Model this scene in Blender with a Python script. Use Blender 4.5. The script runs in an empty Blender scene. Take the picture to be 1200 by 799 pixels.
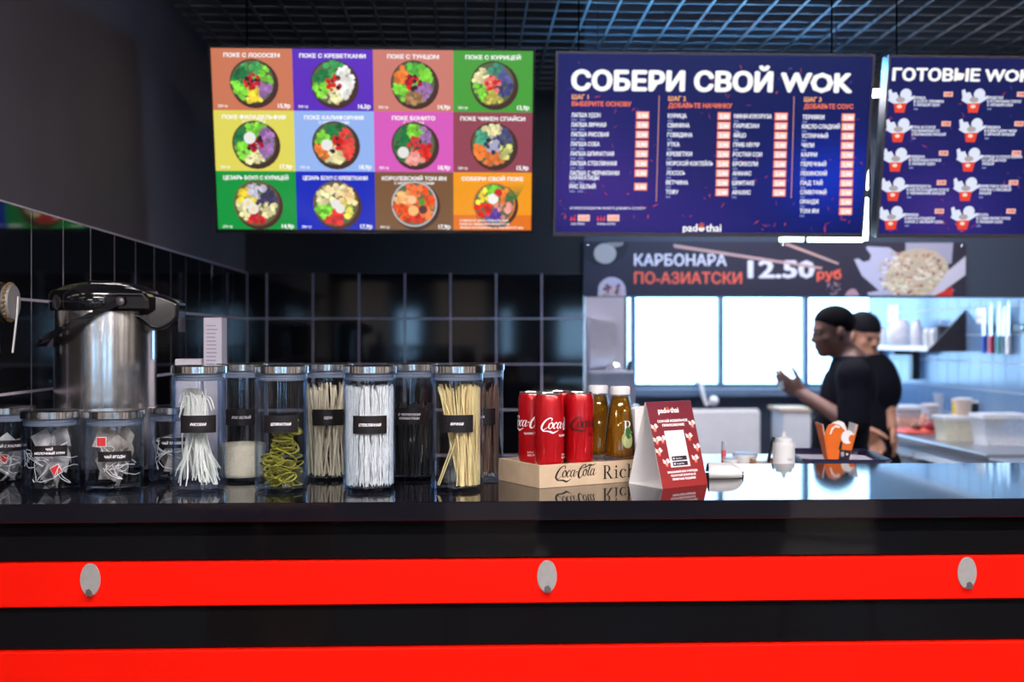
import bpy, bmesh, math, random
import numpy as np
from mathutils import Matrix, Vector
R = math.radians
sc = bpy.context.scene
col = sc.collection
random.seed(7)

# ------------------------------------------------------------------ camera
F_PX, YAW, CAMZ = 1354.0, R(2.3), 1.5
cam = bpy.data.objects.new('camera', bpy.data.cameras.new('camera'))
col.objects.link(cam)
cam.location = (0, 0, CAMZ)
cam.rotation_euler = (R(90), 0, -YAW)
cam.data.sensor_width = 36
cam.data.lens = F_PX * 36 / 1200
cam.data.shift_y = -4.5 / 1200
cam.data.clip_start = 0.02
cam.data.dof.use_dof = True
cam.data.dof.focus_distance = 2.22
cam.data.dof.aperture_fstop = 3.4
sc.camera = cam

# ------------------------------------------------------------------ world, exposure
w = bpy.data.worlds.new('sky'); sc.world = w; w.use_nodes = True
bg = w.node_tree.nodes['Background']
bg.inputs[0].default_value = (0.36, 0.66, 1.0, 1); bg.inputs[1].default_value = 8.0
sc.view_settings.view_transform = 'Standard'
sc.view_settings.look = 'None'
sc.view_settings.gamma = 1
sc.view_settings.use_curve_mapping = False
sc.view_settings.exposure = 0.0
sc.cycles.transparent_max_bounces = 40
sc.cycles.max_bounces = 10
sc.cycles.glossy_bounces = 5
sc.cycles.diffuse_bounces = 4
sc.cycles.sample_clamp_indirect = 6


def portal(x, y, z, sx, sz, rz, n):
    """daylight sampling aid in a window opening (no light of its own)"""
    l = bpy.data.lights.new(n, 'AREA'); l.shape = 'RECTANGLE'; l.size = sx; l.size_y = sz
    l.cycles.is_portal = True
    o = bpy.data.objects.new(n, l); col.objects.link(o)
    o.location = (x, y, z); o.rotation_euler = (R(90), 0, rz)
    return o


portal(2.06, 8.31, CAMZ + 0.20, 1.98, 1.12, R(180), 'kitchen_window_daylight')
portal(0.9, -7.08, 1.55, 7.2, .8, R(0), 'hall_window_daylight')

# ------------------------------------------------------------------ helpers
CS, SN = math.cos(YAW), math.sin(YAW)


def ray(px, py):
    a = (px - 600) / F_PX; b = -(py - 395) / F_PX
    return Vector((SN + a * CS, CS - a * SN, b))


def at(px, py, Y):
    """point seen at a photo pixel on the vertical plane Y"""
    d = ray(px, py); t = Y / d.y
    return Vector((d.x * t, Y, CAMZ + d.z * t))


def atX(px, Y):
    return at(px, 395, Y).x


def onz(px, py, z):
    d = ray(px, py); t = (z - CAMZ) / d.z
    return Vector((d.x * t, d.y * t, z))


def lin(c):
    return tuple(((v / 255) / 12.92 if v <= 10 else ((v / 255 + 0.055) / 1.055) ** 2.4) for v in c)


def new_mat(name):
    m = bpy.data.materials.new(name); m.use_nodes = True
    nt = m.node_tree
    return m, nt, nt.nodes['Principled BSDF']


def mat(name, rgb, rough=0.5, metal=0.0, noise=None, bump=None, spec=0.5, coat=0, emit=None, trans=0, sss=0):
    """rgb is linear.  noise=(scale, amount): colour mottling.  bump=(scale, strength)"""
    m, nt, b = new_mat(name)
    b.inputs['Base Color'].default_value = (*rgb, 1)
    b.inputs['Roughness'].default_value = rough
    b.inputs['Metallic'].default_value = metal
    b.inputs['Specular IOR Level'].default_value = spec
    b.inputs['Coat Weight'].default_value = coat
    b.inputs['Transmission Weight'].default_value = trans
    if emit:
        b.inputs['Emission Color'].default_value = (*emit[0], 1)
        b.inputs['Emission Strength'].default_value = emit[1]
    if noise or bump:
        tc = nt.nodes.new('ShaderNodeTexCoord')
    if noise:
        n = nt.nodes.new('ShaderNodeTexNoise'); n.inputs['Scale'].default_value = noise[0]
        n.inputs['Detail'].default_value = 6
        nt.links.new(tc.outputs['Object'], n.inputs['Vector'])
        r = nt.nodes.new('ShaderNodeValToRGB')
        k = noise[1]
        r.color_ramp.elements[0].position = 0.3; r.color_ramp.elements[1].position = 0.7
        r.color_ramp.elements[0].color = (*[c * (1 - k) for c in rgb], 1)
        r.color_ramp.elements[1].color = (*[min(1, c * (1 + k)) for c in rgb], 1)
        nt.links.new(n.outputs['Fac'], r.inputs['Fac'])
        nt.links.new(r.outputs['Color'], b.inputs['Base Color'])
    if bump:
        n2 = nt.nodes.new('ShaderNodeTexNoise'); n2.inputs['Scale'].default_value = bump[0]
        n2.inputs['Detail'].default_value = 4
        nt.links.new(tc.outputs['Object'], n2.inputs['Vector'])
        bp = nt.nodes.new('ShaderNodeBump'); bp.inputs['Strength'].default_value = bump[1]
        bp.inputs['Distance'].default_value = 0.002
        nt.links.new(n2.outputs['Fac'], bp.inputs['Height'])
        nt.links.new(bp.outputs['Normal'], b.inputs['Normal'])
    return m


def emat(name, rgb, s):
    return mat(name, (0.02, 0.02, 0.02), 0.4, emit=(rgb, s))


def glass_mat(name, tint=(0.97, 0.985, 1.0), edge=(0.45, 0.62, 0.86), refl=1.0):
    """thin glass: clear, reflecting more and tinting more towards grazing angles"""
    m = bpy.data.materials.new(name); m.use_nodes = True; nt = m.node_tree; nt.nodes.clear()
    out = nt.nodes.new('ShaderNodeOutputMaterial')
    lw = nt.nodes.new('ShaderNodeLayerWeight'); lw.inputs['Blend'].default_value = 0.5
    p5 = nt.nodes.new('ShaderNodeMath'); p5.operation = 'POWER'; p5.inputs[1].default_value = 4.0
    nt.links.new(lw.outputs['Facing'], p5.inputs[0])
    mad = nt.nodes.new('ShaderNodeMath'); mad.operation = 'MULTIPLY_ADD'
    mad.inputs[1].default_value = 0.8 * refl; mad.inputs[2].default_value = 0.04 * refl; mad.use_clamp = True
    nt.links.new(p5.outputs[0], mad.inputs[0])
    mx = nt.nodes.new('ShaderNodeMix'); mx.data_type = 'RGBA'
    mx.inputs['A'].default_value = (*tint, 1); mx.inputs['B'].default_value = (*edge, 1)
    p3 = nt.nodes.new('ShaderNodeMath'); p3.operation = 'POWER'; p3.inputs[1].default_value = 3.0
    nt.links.new(lw.outputs['Facing'], p3.inputs[0])
    nt.links.new(p3.outputs[0], mx.inputs['Factor'])
    tr = nt.nodes.new('ShaderNodeBsdfTransparent'); nt.links.new(mx.outputs['Result'], tr.inputs[0])
    gl = nt.nodes.new('ShaderNodeBsdfGlossy'); gl.inputs['Roughness'].default_value = 0.03
    ms = nt.nodes.new('ShaderNodeMixShader')
    nt.links.new(mad.outputs[0], ms.inputs[0]); nt.links.new(tr.outputs[0], ms.inputs[1]); nt.links.new(gl.outputs[0], ms.inputs[2])
    nt.links.new(ms.outputs[0], out.inputs[0])
    return m


def print_mat(name, emit=0.0, rough=0.5):
    """flat print: colour comes from the print's own polygons"""
    m, nt, b = new_mat(name)
    a = nt.nodes.new('ShaderNodeAttribute'); a.attribute_name = 'Col'
    b.inputs['Roughness'].default_value = rough
    if emit:
        b.inputs['Base Color'].default_value = (0.004, 0.004, 0.004, 1)
        nt.links.new(a.outputs['Color'], b.inputs['Emission Color'])
        b.inputs['Emission Strength'].default_value = emit
    else:
        nt.links.new(a.outputs['Color'], b.inputs['Base Color'])
    return m


def gauze_mat(name, rgb, op):
    m = bpy.data.materials.new(name); m.use_nodes = True; nt = m.node_tree
    b = nt.nodes['Principled BSDF']; b.inputs['Base Color'].default_value = (*rgb, 1); b.inputs['Roughness'].default_value = 0.6
    out = nt.nodes['Material Output']
    tr = nt.nodes.new('ShaderNodeBsdfTransparent'); ms = nt.nodes.new('ShaderNodeMixShader')
    n = nt.nodes.new('ShaderNodeTexNoise'); n.inputs['Scale'].default_value = 90
    tc = nt.nodes.new('ShaderNodeTexCoord'); nt.links.new(tc.outputs['Object'], n.inputs['Vector'])
    mr = nt.nodes.new('ShaderNodeMapRange'); mr.inputs['To Min'].default_value = op - 0.2; mr.inputs['To Max'].default_value = min(1, op + 0.2)
    nt.links.new(n.outputs['Fac'], mr.inputs['Value']); nt.links.new(mr.outputs[0], ms.inputs[0])
    nt.links.new(tr.outputs[0], ms.inputs[1]); nt.links.new(b.outputs[0], ms.inputs[2]); nt.links.new(ms.outputs[0], out.inputs[0])
    return m


class MB:
    """collects shapes of one part"""
    def __init__(s): s.v = []; s.f = []

    def add(s, vs, fs, M=None):
        k = len(s.v)
        s.v += [tuple(M @ Vector(p)) if M is not None else tuple(p) for p in vs]
        s.f += [tuple(i + k for i in f) for f in fs]
        return s

    def box(s, x0, x1, y0, y1, z0, z1, M=None, bev=0.0):
        if bev <= 0:
            v = [(x, y, z) for x in (x0, x1) for y in (y0, y1) for z in (z0, z1)]
            return s.add(v, [(0, 1, 3, 2), (4, 6, 7, 5), (0, 4, 5, 1), (2, 3, 7, 6), (0, 2, 6, 4), (1, 5, 7, 3)], M)
        bm = bmesh.new(); bmesh.ops.create_cube(bm, size=1)
        for q in bm.verts: q.co = ((x0 + x1) / 2 + q.co.x * (x1 - x0), (y0 + y1) / 2 + q.co.y * (y1 - y0), (z0 + z1) / 2 + q.co.z * (z1 - z0))
        bmesh.ops.bevel(bm, geom=bm.edges[:], offset=bev, segments=1, affect='EDGES', profile=0.5)
        bm.verts.index_update()
        s.add([q.co[:] for q in bm.verts], [[q.index for q in f.verts] for f in bm.faces], M); bm.free()
        return s

    def lathe(s, prof, n=32, M=None, close=False):
        """prof: list of (r, z); revolved about z"""
        vs = []; fs = []
        m = len(prof)
        for i in range(n):
            a = 2 * math.pi * i / n
            vs += [(r * math.cos(a), r * math.sin(a), z) for r, z in prof]
        for i in range(n):
            j = (i + 1) % n
            for k in range(m if close else m - 1):
                l = (k + 1) % m
                fs.append((i * m + k, j * m + k, j * m + l, i * m + l))
        return s.add(vs, fs, M)

    def tube(s, pts, r, n=6, M=None, caps=True, flat=1.0):
        pts = [Vector(p) for p in pts]; vs = []; fs = []
        rr = r if isinstance(r, (list, tuple)) else [r] * len(pts)
        up = Vector((0.123, 0.31, 0.94))
        for i, p in enumerate(pts):
            t = (pts[min(i + 1, len(pts) - 1)] - pts[max(i - 1, 0)])
            if t.length < 1e-9: t = Vector((0, 0, 1))
            t.normalize()
            a = t.cross(up)
            if a.length < 1e-3: a = t.cross(Vector((1, 0, 0)))
            a.normalize(); b = t.cross(a); b.normalize()
            for k in range(n):
                q = 2 * math.pi * k / n
                vs.append(p + a * math.cos(q) * rr[i] + b * math.sin(q) * rr[i] * flat)
        for i in range(len(pts) - 1):
            for k in range(n):
                l = (k + 1) % n
                fs.append((i * n + k, i * n + l, (i + 1) * n + l, (i + 1) * n + k))
        if caps:
            fs.append(tuple(range(n - 1, -1, -1))); e = (len(pts) - 1) * n
            fs.append(tuple(range(e, e + n)))
        return s.add(vs, fs, M)

    def prism(s, poly, h0, h1, M=None):
        """poly: (x, z) outline, extruded along y from h0 to h1"""
        n = len(poly)
        vs = [(x, h0, z) for x, z in poly] + [(x, h1, z) for x, z in poly]
        fs = [tuple(range(n)), tuple(range(2 * n - 1, n - 1, -1))]
        fs += [(i, n + i, n + (i + 1) % n, (i + 1) % n) for i in range(n)]
        return s.add(vs, fs, M)

    def ball(s, c, r, n=12, m=8, sq=(1, 1, 1), M=None, jit=0):
        vs = [(c[0], c[1], c[2] + r * sq[2])]; fs = []
        for i in range(1, m):
            t = math.pi * i / m
            for k in range(n):
                a = 2 * math.pi * k / n; q = r * (1 + random.uniform(-jit, jit))
                vs.append((c[0] + q * sq[0] * math.sin(t) * math.cos(a), c[1] + q * sq[1] * math.sin(t) * math.sin(a), c[2] + q * sq[2] * math.cos(t)))
        vs.append((c[0], c[1], c[2] - r * sq[2])); e = len(vs) - 1
        for k in range(n):
            l = (k + 1) % n
            fs.append((0, 1 + k, 1 + l)); fs.append((e, e - n + l, e - n + k))
            for i in range(m - 2):
                a = 1 + i * n; b = a + n
                fs.append((a + k, b + k, b + l, a + l))
        return s.add(vs, fs, M)

    def mesh(s, name, smooth=35):
        me = bpy.data.meshes.new(name)
        me.from_pydata([tuple(p) for p in s.v], [], s.f)
        bm = bmesh.new(); bm.from_mesh(me)
        bmesh.ops.recalc_face_normals(bm, faces=bm.faces[:])
        if smooth:
            ca = R(smooth)
            for f in bm.faces: f.smooth = True
            for e in bm.edges:
                if len(e.link_faces) == 2 and e.calc_face_angle(0) > ca: e.smooth = False
        bm.to_mesh(me); bm.free()
        return me

    def build(s, name, m, parent=None, smooth=35):
        return obj(name, s.mesh(name, smooth), m, parent)


def obj(name, me, m, parent=None):
    o = bpy.data.objects.new(name, me); col.objects.link(o)
    if m and not me.materials: me.materials.append(m)
    if parent: o.parent = parent
    return o


def tag(o, label=None, cat=None, group=None, kind=None):
    if label: o['label'] = label
    if cat: o['category'] = cat
    if group: o['group'] = group
    if kind: o['kind'] = kind
    return o


def thing(name, label, cat, loc=(0, 0, 0), rz=0, group=None, rot=None):
    o = bpy.data.objects.new(name, None); col.objects.link(o)
    o.location = loc; o.rotation_euler = rot or (0, 0, rz); o.empty_display_size = 0.05
    return tag(o, label, cat, group)


def struct(o): return tag(o, kind='structure')


def sroot(name):
    o = bpy.data.objects.new(name, None); col.objects.link(o)
    return struct(o)


# ------------------------------------------------------------------ lettering and flat print
_tc = {}


def text_tris(s, bold=0.02, shear=0.0):
    k = (s, bold, shear)
    if k in _tc: return _tc[k]
    c = bpy.data.curves.new('t', 'FONT'); c.body = s; c.size = 1; c.shear = shear
    c.resolution_u = 2; c.fill_mode = 'FRONT' if c.dimensions == '2D' else 'BOTH'
    c.dimensions = '2D'
    o = bpy.data.objects.new('t', c)
    me = o.to_mesh()
    v = np.array([p.co[:2] for p in me.vertices]) if len(me.vertices) else np.zeros((1, 2))
    f = [tuple(p.vertices) for p in me.polygons]
    o.to_mesh_clear()
    bpy.data.objects.remove(o); bpy.data.curves.remove(c)
    _tc[k] = (v, f)
    return _tc[k]


class Frame:
    """a flat face in the room: x right, y up, z out of the face"""
    def __init__(s, C, yaw=0.0, tilt=0.0):
        s.M = Matrix.Translation(C) @ Matrix.Rotation(yaw, 4, 'Z') @ Matrix.Rotation(R(90) + tilt, 4, 'X')
        I = s.M.inverted(); s.o = I @ Vector((0, 0, CAMZ)); s.I3 = I.to_3x3()
        s.rot = (R(90) + tilt, 0, yaw)

    def uv(s, px, py):
        d = s.I3 @ ray(px, py); t = -s.o.z / d.z
        p = s.o + d * t
        return (p.x, p.y)


class Pr:
    """flat print made of coloured polygons in layers"""
    def __init__(s, fr=None, step=0.0003): s.v = []; s.f = []; s.c = []; s.fr = fr; s.step = step

    def poly(s, pts, c, l=1):
        k = len(s.v); s.v += [(x, y, l * s.step) for x, y in pts]
        s.f.append(tuple(range(k, k + len(pts)))); s.c.append(lin(c)); return s

    def grid(s, x0, y0, x1, y1, c, l=0, n=12):
        for i in range(n):
            a = x0 + (x1 - x0) * i / n; b = x0 + (x1 - x0) * (i + 1) / n
            s.poly([(a, y0), (b, y0), (b, y1), (a, y1)], c, l)
        return s

    def rect(s, x0, y0, x1, y1, c, l=1): return s.poly([(x0, y0), (x1, y0), (x1, y1), (x0, y1)], c, l)

    def disc(s, x, y, r, c, l=1, n=20, sy=1.0, a0=0.0, a1=2 * math.pi):
        full = a1 - a0 > 6.28
        pts = [(x + r * math.cos(a0 + (a1 - a0) * i / (n if full else n - 1)), y + r * sy * math.sin(a0 + (a1 - a0) * i / (n if full else n - 1))) for i in range(n)]
        return s.poly(pts, c, l)

    def text(s, t, x, y, h=None, w=None, c=(255, 255, 255), l=2, bold=0.025, shear=0.0, align='L', ref='Н'):
        """x,y: left baseline; h cap height; w total width (either may be left out)"""
        v, f = text_tris(t, 0, shear)
        if bold > 0:      # heavier strokes: the outline spread sideways and up/down
            b2 = bold * .8
            sh = [(-bold, 0), (bold, 0), (0, b2), (0, -b2)] + ([(bold * .7, b2 * .7), (-bold * .7, b2 * .7), (bold * .7, -b2 * .7), (-bold * .7, -b2 * .7)] if bold > .03 else [])
            v0, f0 = v, f; nv = len(v0)
            v = np.concatenate([v0 + np.array(q) for q in sh]); f = [tuple(i + nv * k for i in q) for k in range(len(sh)) for q in f0]
        x0, x1 = v[:, 0].min(), v[:, 0].max()
        capv = 0.727 + bold * 1.6
        sy = h / capv if h else None
        sx = w / max(1e-6, x1 - x0) if w else sy
        if sy is None: sy = sx
        W = (x1 - x0) * sx
        ox = x - (W / 2 if align == 'C' else W if align == 'R' else 0)
        k = len(s.v)
        nb = len(v) // max(1, len(sh)) if bold > 0 else len(v)
        s.v += [(ox + (a - x0) * sx, y + b * sy, l * s.step + (i // nb) * .00003) for i, (a, b) in enumerate(v)]
        s.f += [tuple(i + k for i in q) for q in f]; s.c += [lin(c)] * len(f)
        return W

    # the same, measured on the photograph and laid out on the face the frame describes
    def sc(s, px, py):
        a = s.fr.uv(px, py); b = s.fr.uv(px + 1, py); return b[0] - a[0]

    def ptext(s, t, px, py, h=None, w=None, **k):
        a = s.fr.uv(px, py); m = s.sc(px, py)
        return s.text(t, a[0], a[1], h * m if h else None, w * m if w else None, **k)

    def prect(s, px, py, w, h, c, l=1):
        a = s.fr.uv(px, py); m = s.sc(px, py)
        return s.rect(a[0], a[1] - h * m, a[0] + w * m, a[1], c, l)

    def build(s, name, m, parent=None, bend=None):
        me = bpy.data.meshes.new(name)
        v = s.v
        if bend: v = [((bend + z) * math.sin(x / bend), y, (bend + z) * math.cos(x / bend) - bend) for x, y, z in v]
        me.from_pydata(v, [], s.f)
        a = me.color_attributes.new('Col', 'FLOAT_COLOR', 'CORNER')
        buf = []
        for f, c in zip(s.f, s.c): buf += [*c, 1.0] * len(f)
        a.data.foreach_set('color', buf)
        return obj(name, me, m, parent)


# ------------------------------------------------------------------ materials
M = {}
M['tile_black'] = mat('tile_black', (0.003, 0.003, 0.0045), 0.06, spec=0.55, bump=(3, 0.02))
M['grout'] = mat('grout', lin((178, 168, 185)), 0.85, noise=(60, 0.12))
M['paint_grey'] = mat('paint_grey', (0.058, 0.053, 0.069), 0.75, bump=(260, 0.25), noise=(5, 0.1))
M['paint_black'] = mat('paint_black', (0.006, 0.006, 0.009), 0.7, bump=(200, 0.2))
M['paint_slate'] = mat('paint_slate', (0.05, 0.07, 0.11), 0.6, bump=(200, 0.1))
M['paint_lav'] = mat('paint_lav', (0.72, 0.72, 0.84), 0.55, bump=(150, 0.1))
M['hall_wall'] = mat('hall_wall', (0.03, 0.028, 0.03), 0.8, noise=(4, 0.2))
M['hall_light'] = mat('hall_reflector', (0.62, 0.57, 0.52), 0.8, noise=(4, 0.1))
M['hall_floor'] = mat('hall_floor', (0.035, 0.03, 0.03), 0.45, noise=(8, 0.3))
M['void'] = mat('void', (0.0012, 0.0012, 0.0016), 0.95, noise=(3, 0.2), spec=0.0)
M['grid'] = mat('grid', (0.10, 0.105, 0.12), 0.45, metal=0.0, noise=(20, 0.1))
M['tile_white'] = mat('tile_white', (0.13, 0.24, 0.42), 0.14, bump=(4, 0.03))
M['grout_white'] = mat('grout_white', (0.62, 0.64, 0.68), 0.85, noise=(50, 0.1))
M['stone'] = mat('stone', (0.0065, 0.006, 0.010), 0.05, spec=0.36, noise=(160, 0.10), bump=(90, 0.012))
M['board_black'] = mat('board_black', (0.004, 0.004, 0.005), 0.05, spec=0.18, bump=(2.5, 0.01))
M['board_red'] = mat('board_red', (0.74, 0.0055, 0.0003), 0.45, spec=0.12, noise=(3, 0.05), bump=(30, 0.02))
M['steel'] = mat('steel', (0.88, 0.86, 0.85), 0.16, metal=1.0, bump=(300, 0.02))
M['steel_brushed'] = mat('steel_brushed', (0.78, 0.76, 0.75), 0.2, metal=1.0, noise=(40, 0.08))
M['steel_hook'] = mat('steel_hook', (0.52, 0.51, 0.50), 0.32, metal=0.6, noise=(60, 0.08))
M['glass'] = glass_mat('jar_glass')
M['pane'] = glass_mat('window_glass', (0.98, 0.99, 1.0), (0.8, 0.9, 0.95), 0.7)
M['seal'] = mat('seal', (0.16, 0.19, 0.26), 0.35, noise=(30, 0.1))
M['bezel'] = mat('bezel', (0.006, 0.006, 0.008), 0.25, noise=(40, 0.2))
M['bezel_line'] = mat('bezel_line', (0.12, 0.11, 0.13), 0.3, metal=0.6, noise=(40, 0.1))
M['screen'] = print_mat('screen_print', emit=1.0, rough=0.22)
M['print'] = print_mat('paper_print', rough=0.45)
M['label'] = print_mat('sticker_print', rough=0.35)
M['plastic_black'] = mat('plastic_black', (0.006, 0.006, 0.008), 0.12, coat=0.3, noise=(30, 0.2))
M['plastic_dark'] = mat('plastic_dark', (0.02, 0.02, 0.025), 0.35, noise=(30, 0.2))
M['white'] = mat('white_paper', (0.80, 0.79, 0.80), 0.6, noise=(20, 0.04))
M['carton'] = mat('carton_paper', (0.44, 0.42, 0.50), 0.6, noise=(20, 0.05))
M['white_gloss'] = mat('white_plastic', (0.78, 0.79, 0.82), 0.3, noise=(12, 0.04))
M['frame'] = mat('window_frame', (0.10, 0.16, 0.26), 0.4, noise=(20, 0.1))
M['wood'] = mat('plywood', (0.58, 0.44, 0.30), 0.55, noise=(25, 0.1), bump=(80, 0.1))
M['wood_dark'] = mat('brown_wood', (0.34, 0.17, 0.08), 0.5, noise=(14, 0.25))
M['led'] = emat('led', (0.62, 0.84, 1.0), 22)
M['lamp'] = emat('lamp_diffuser', (1.0, 0.91, 0.87), 125)
M['lamp_k'] = emat('kitchen_lamp_diffuser', (1.0, 0.94, 0.95), 42)
M['lamp_s'] = emat('banner_lamp_diffuser', (0.95, 0.93, 1.0), 46)
M['led_blue'] = emat('led_blue', (0.14, 0.50, 1.0), 110)

exec_later = []
# ================================================================== THE SETTING
# wall planes
XW, YB, YK, XR = -0.96, 5.08, 8.25, 2.92       # left wall, tiled back wall, kitchen far wall, kitchen right wall
T = 0.2
ZTT = CAMZ + (395 - 320) / F_PX * YB           # top of the black tiling
ZC = 2.58                                      # open-cell ceiling
ZS = 3.2                                       # slab
X1, Y0h, X0h = 5.6, -7.0, -5.2

fl = struct(MB().box(X0h, X1, Y0h - .2, YK + .4, -0.1, 0).build('floor', M['hall_floor']))
cl = struct(MB().box(X0h, X1, Y0h - .2, YK + .4, ZS, ZS + 0.1).build('ceiling', M['void']))
# open-cell grid, a piece of the ceiling over the serving area
gx0, gx1, gy0, gy1 = XW + 0.01, 4.2, 3.3, YB - 0.01
bx = MB().box(-0.003, 0.003, gy0, gy1, 0, 0.006).mesh('grid_bar', 0); bx.materials.append(M['grid'])
by = MB().box(gx0, gx1, -0.003, 0.003, 0, 0.006).mesh('grid_bar', 0); by.materials.append(M['grid'])
i = 0
xg = gx0 + 0.05
while xg < gx1 and i < 70:
    o = obj('grid_bar', bx, None, cl); o.location = (xg, 0, ZC); xg += 0.1; i += 1
yg = gy0 + 0.02
while yg < gy1:
    o = obj('grid_bar', by, None, cl); o.location = (0, yg, ZC); yg += 0.1


def tile_mesh(w, h, t, bev, m, name='tile'):
    """a tile lying in the x-z plane, face towards -y"""
    b = bev
    v = [(0, 0, 0), (w, 0, 0), (w, 0, h), (0, 0, h), (0, -t + b, 0), (w, -t + b, 0), (w, -t + b, h), (0, -t + b, h),
         (b, -t, b), (w - b, -t, b), (w - b, -t, h - b), (b, -t, h - b)]
    f = [(0, 1, 2, 3), (0, 4, 5, 1), (1, 5, 6, 2), (2, 6, 7, 3), (3, 7, 4, 0), (4, 8, 9, 5), (5, 9, 10, 6), (6, 10, 11, 7), (7, 11, 8, 4), (8, 11, 10, 9)]
    me = MB().add(v, f).mesh(name, 0); me.materials.append(m); return me


_tm = {}


def put_tile(parent, x, y, z, w, h, rz, m, t=0.006, name='tile'):
    k = (round(w, 4), round(h, 4), m.name)
    if k not in _tm: _tm[k] = tile_mesh(w, h, t, 0.0015, m, name)
    o = obj(name, _tm[k], None, parent)
    o.location = (x, y, z); o.rotation_euler = (0, 0, rz)
    return o


# --- left wall: grey paint above black tiles
wl = struct(MB().box(XW - 0.14, XW, 2.03, YB, 0, ZS).build('wall_left', M['paint_grey']))
G = 0.0052
MB().box(XW, XW + 0.0078, 2.03, YB, 0.3, ZTT + 0.001).build('grout_bed', M['grout'], wl)
ncol = 0
y = YB - 0.105
rows = [ZTT - T * (k + 1) for k in range(6)]
while y > 2.05:
    for z in rows:      # face towards +x
        put_tile(wl, XW + 0.003, y - T + G / 2, z + G / 2, T - G, T - G, R(90), M['tile_black'])
    y -= T
for z in rows: put_tile(wl, XW + 0.003, YB - 0.105 + G / 2, z + G / 2, 0.105 - G * 0.5 - 0.006, T - G, R(90), M['tile_black'])

# --- back wall of the serving area: black paint above black tiles, opening to the kitchen right of it
XJ = atX(685, YB)                     # left jamb of the opening
XL2 = XR + 0.12
wb = struct(MB().box(XW - 0.14, XJ, YB, YB + 0.14, 0, ZS).build('wall_back', M['paint_black']))
MB().box(XW, XJ, YB - 0.0078, YB, 0.3, ZTT - G / 2).build('grout_bed', M['grout'], wb)
xs0 = atX(313, YB)
for z in rows:
    put_tile(wb, XW + 0.012, YB - 0.003, z + G / 2, xs0 - XW - 0.012 - G / 2, T - G, 0, M['tile_black'])
    for k in range(8):
        x = xs0 + k * T
        wd = min(T - G, XJ - x - G)
        if wd > 0.02: put_tile(wb, x + G / 2, YB - 0.003, z + G / 2, wd, T - G, 0, M['tile_black'])
MB().box(XJ - 0.006, XJ + 0.004, YB - 0.012, YB + 0.14, 0.3, ZTT).build('edge_trim', M['steel_brushed'], wb)
ZLB = CAMZ + (395 - 347) / F_PX * YB   # underside of the lintel
struct(MB().box(XJ, X1, YB, YB + 0.14, ZLB, ZS).build('wall_lintel', M['paint_slate']))
struct(MB().box(XL2, X1, YB, YB + 0.14, 0, ZLB).build('wall_side', M['paint_slate']))

# --- kitchen
struct(MB().box(XJ - 0.12, XJ - 0.02, YB + 0.14, YK, 0, ZS).build('wall_kitchen_left', M['paint_lav']))
pier = struct(MB().box(XJ - 0.02, atX(731, 5.62), 5.60, 5.85, 0, ZS).build('wall_pier', M['paint_lav']))
wr = struct(MB().box(XR, XR + 0.12, YB + 0.14, YK, 0, ZS).build('wall_right', M['paint_slate']))
MB().box(XR - .002, XR, 5.3, YK - .02, CAMZ - .62, CAMZ + .34).build('grout_bed', M['grout_white'], wr, 0)
TK, GK = 0.15, 0.004
y = YK - 0.02
zk0 = CAMZ - 0.30 + 0.005
while y > 5.5:
    for k in range(-2, 4):
        put_tile(wr, XR + 0.001, y, zk0 + k * 0.155, TK - GK, 0.155 - GK, R(-90), M['tile_white'], t=0.005)
    y -= TK
# far wall with a window band
XWa, XWb = atX(733, YK), atX(1027, YK)
ZWa, ZWb = CAMZ - 0.362, CAMZ + 0.78
wf = struct(MB().box(XJ - .12, XWa, YK, YK + 0.16, 0, ZS).box(XWb, XR + .12, YK, YK + 0.16, 0, ZS)
            .box(XWa, XWb, YK, YK + 0.16, 0, ZWa).box(XWa, XWb, YK, YK + 0.16, ZWb, ZS).build('wall_far', M['paint_slate'], None, 0))
edges = [733, 743, 846, 946, 1029]
for n in range(4):
    a, b = atX(edges[n], YK), atX(edges[n + 1], YK)
    wn = sroot('window_%d' % (n + 1)); wn.location = ((a + b) / 2, YK + 0.06, ZWa)
    hw, H = (b - a) / 2, ZWb - ZWa
    f = 0.018
    MB().box(-hw, -hw + f, -.04, .03, 0, H).box(hw - f, hw, -.04, .03, 0, H).box(-hw + f, hw - f, -.04, .03, 0, f * 1.4).box(-hw + f, hw - f, -.04, .03, H - f, H).build('window_frame', M['frame'], wn, 0)
    MB().box(-hw + f, hw - f, 0, .006, f * 1.4, H - f).build('pane', M['pane'], wn, 0)
ws = struct(MB().box(XWa - .05, XWb + .05, YK - 0.13, YK + .02, ZWa - 0.06, ZWa - 0.005, bev=0.006).build('trim_1', M['frame']))

# --- dining hall behind the camera (seen in the glossy tiles, boards and steel)
hw_ = struct(MB().box(X0h - .2, X0h, Y0h, 2.03, 0, ZS).build('wall_hall_left', M['hall_wall']))
struct(MB().box(X1, X1 + .2, Y0h, YK, 0, ZS).build('wall_hall_right', M['hall_wall']))
struct(MB().box(X0h, XW - 0.14, 2.03, 2.23, 0, ZS).build('wall_hall_front', M['hall_wall']))
hwin = [(-2.65, -2.0), (-1.05, -0.65), (0.5, 0.72), (1.35, 2.1), (3.4, 4.4)]
wh = MB(); xprev = X0h
for a, b in hwin:
    wh.box(xprev, a, Y0h - .2, Y0h, 0, ZS)
    wh.box(a, b, Y0h - .2, Y0h, 0, 1.15).box(a, b, Y0h - .2, Y0h, 1.95, ZS)
    xprev = b
wh.box(xprev, X1, Y0h - .2, Y0h, 0, ZS)
struct(wh.build('wall_hall_window', M['hall_wall'], None, 0))
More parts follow.
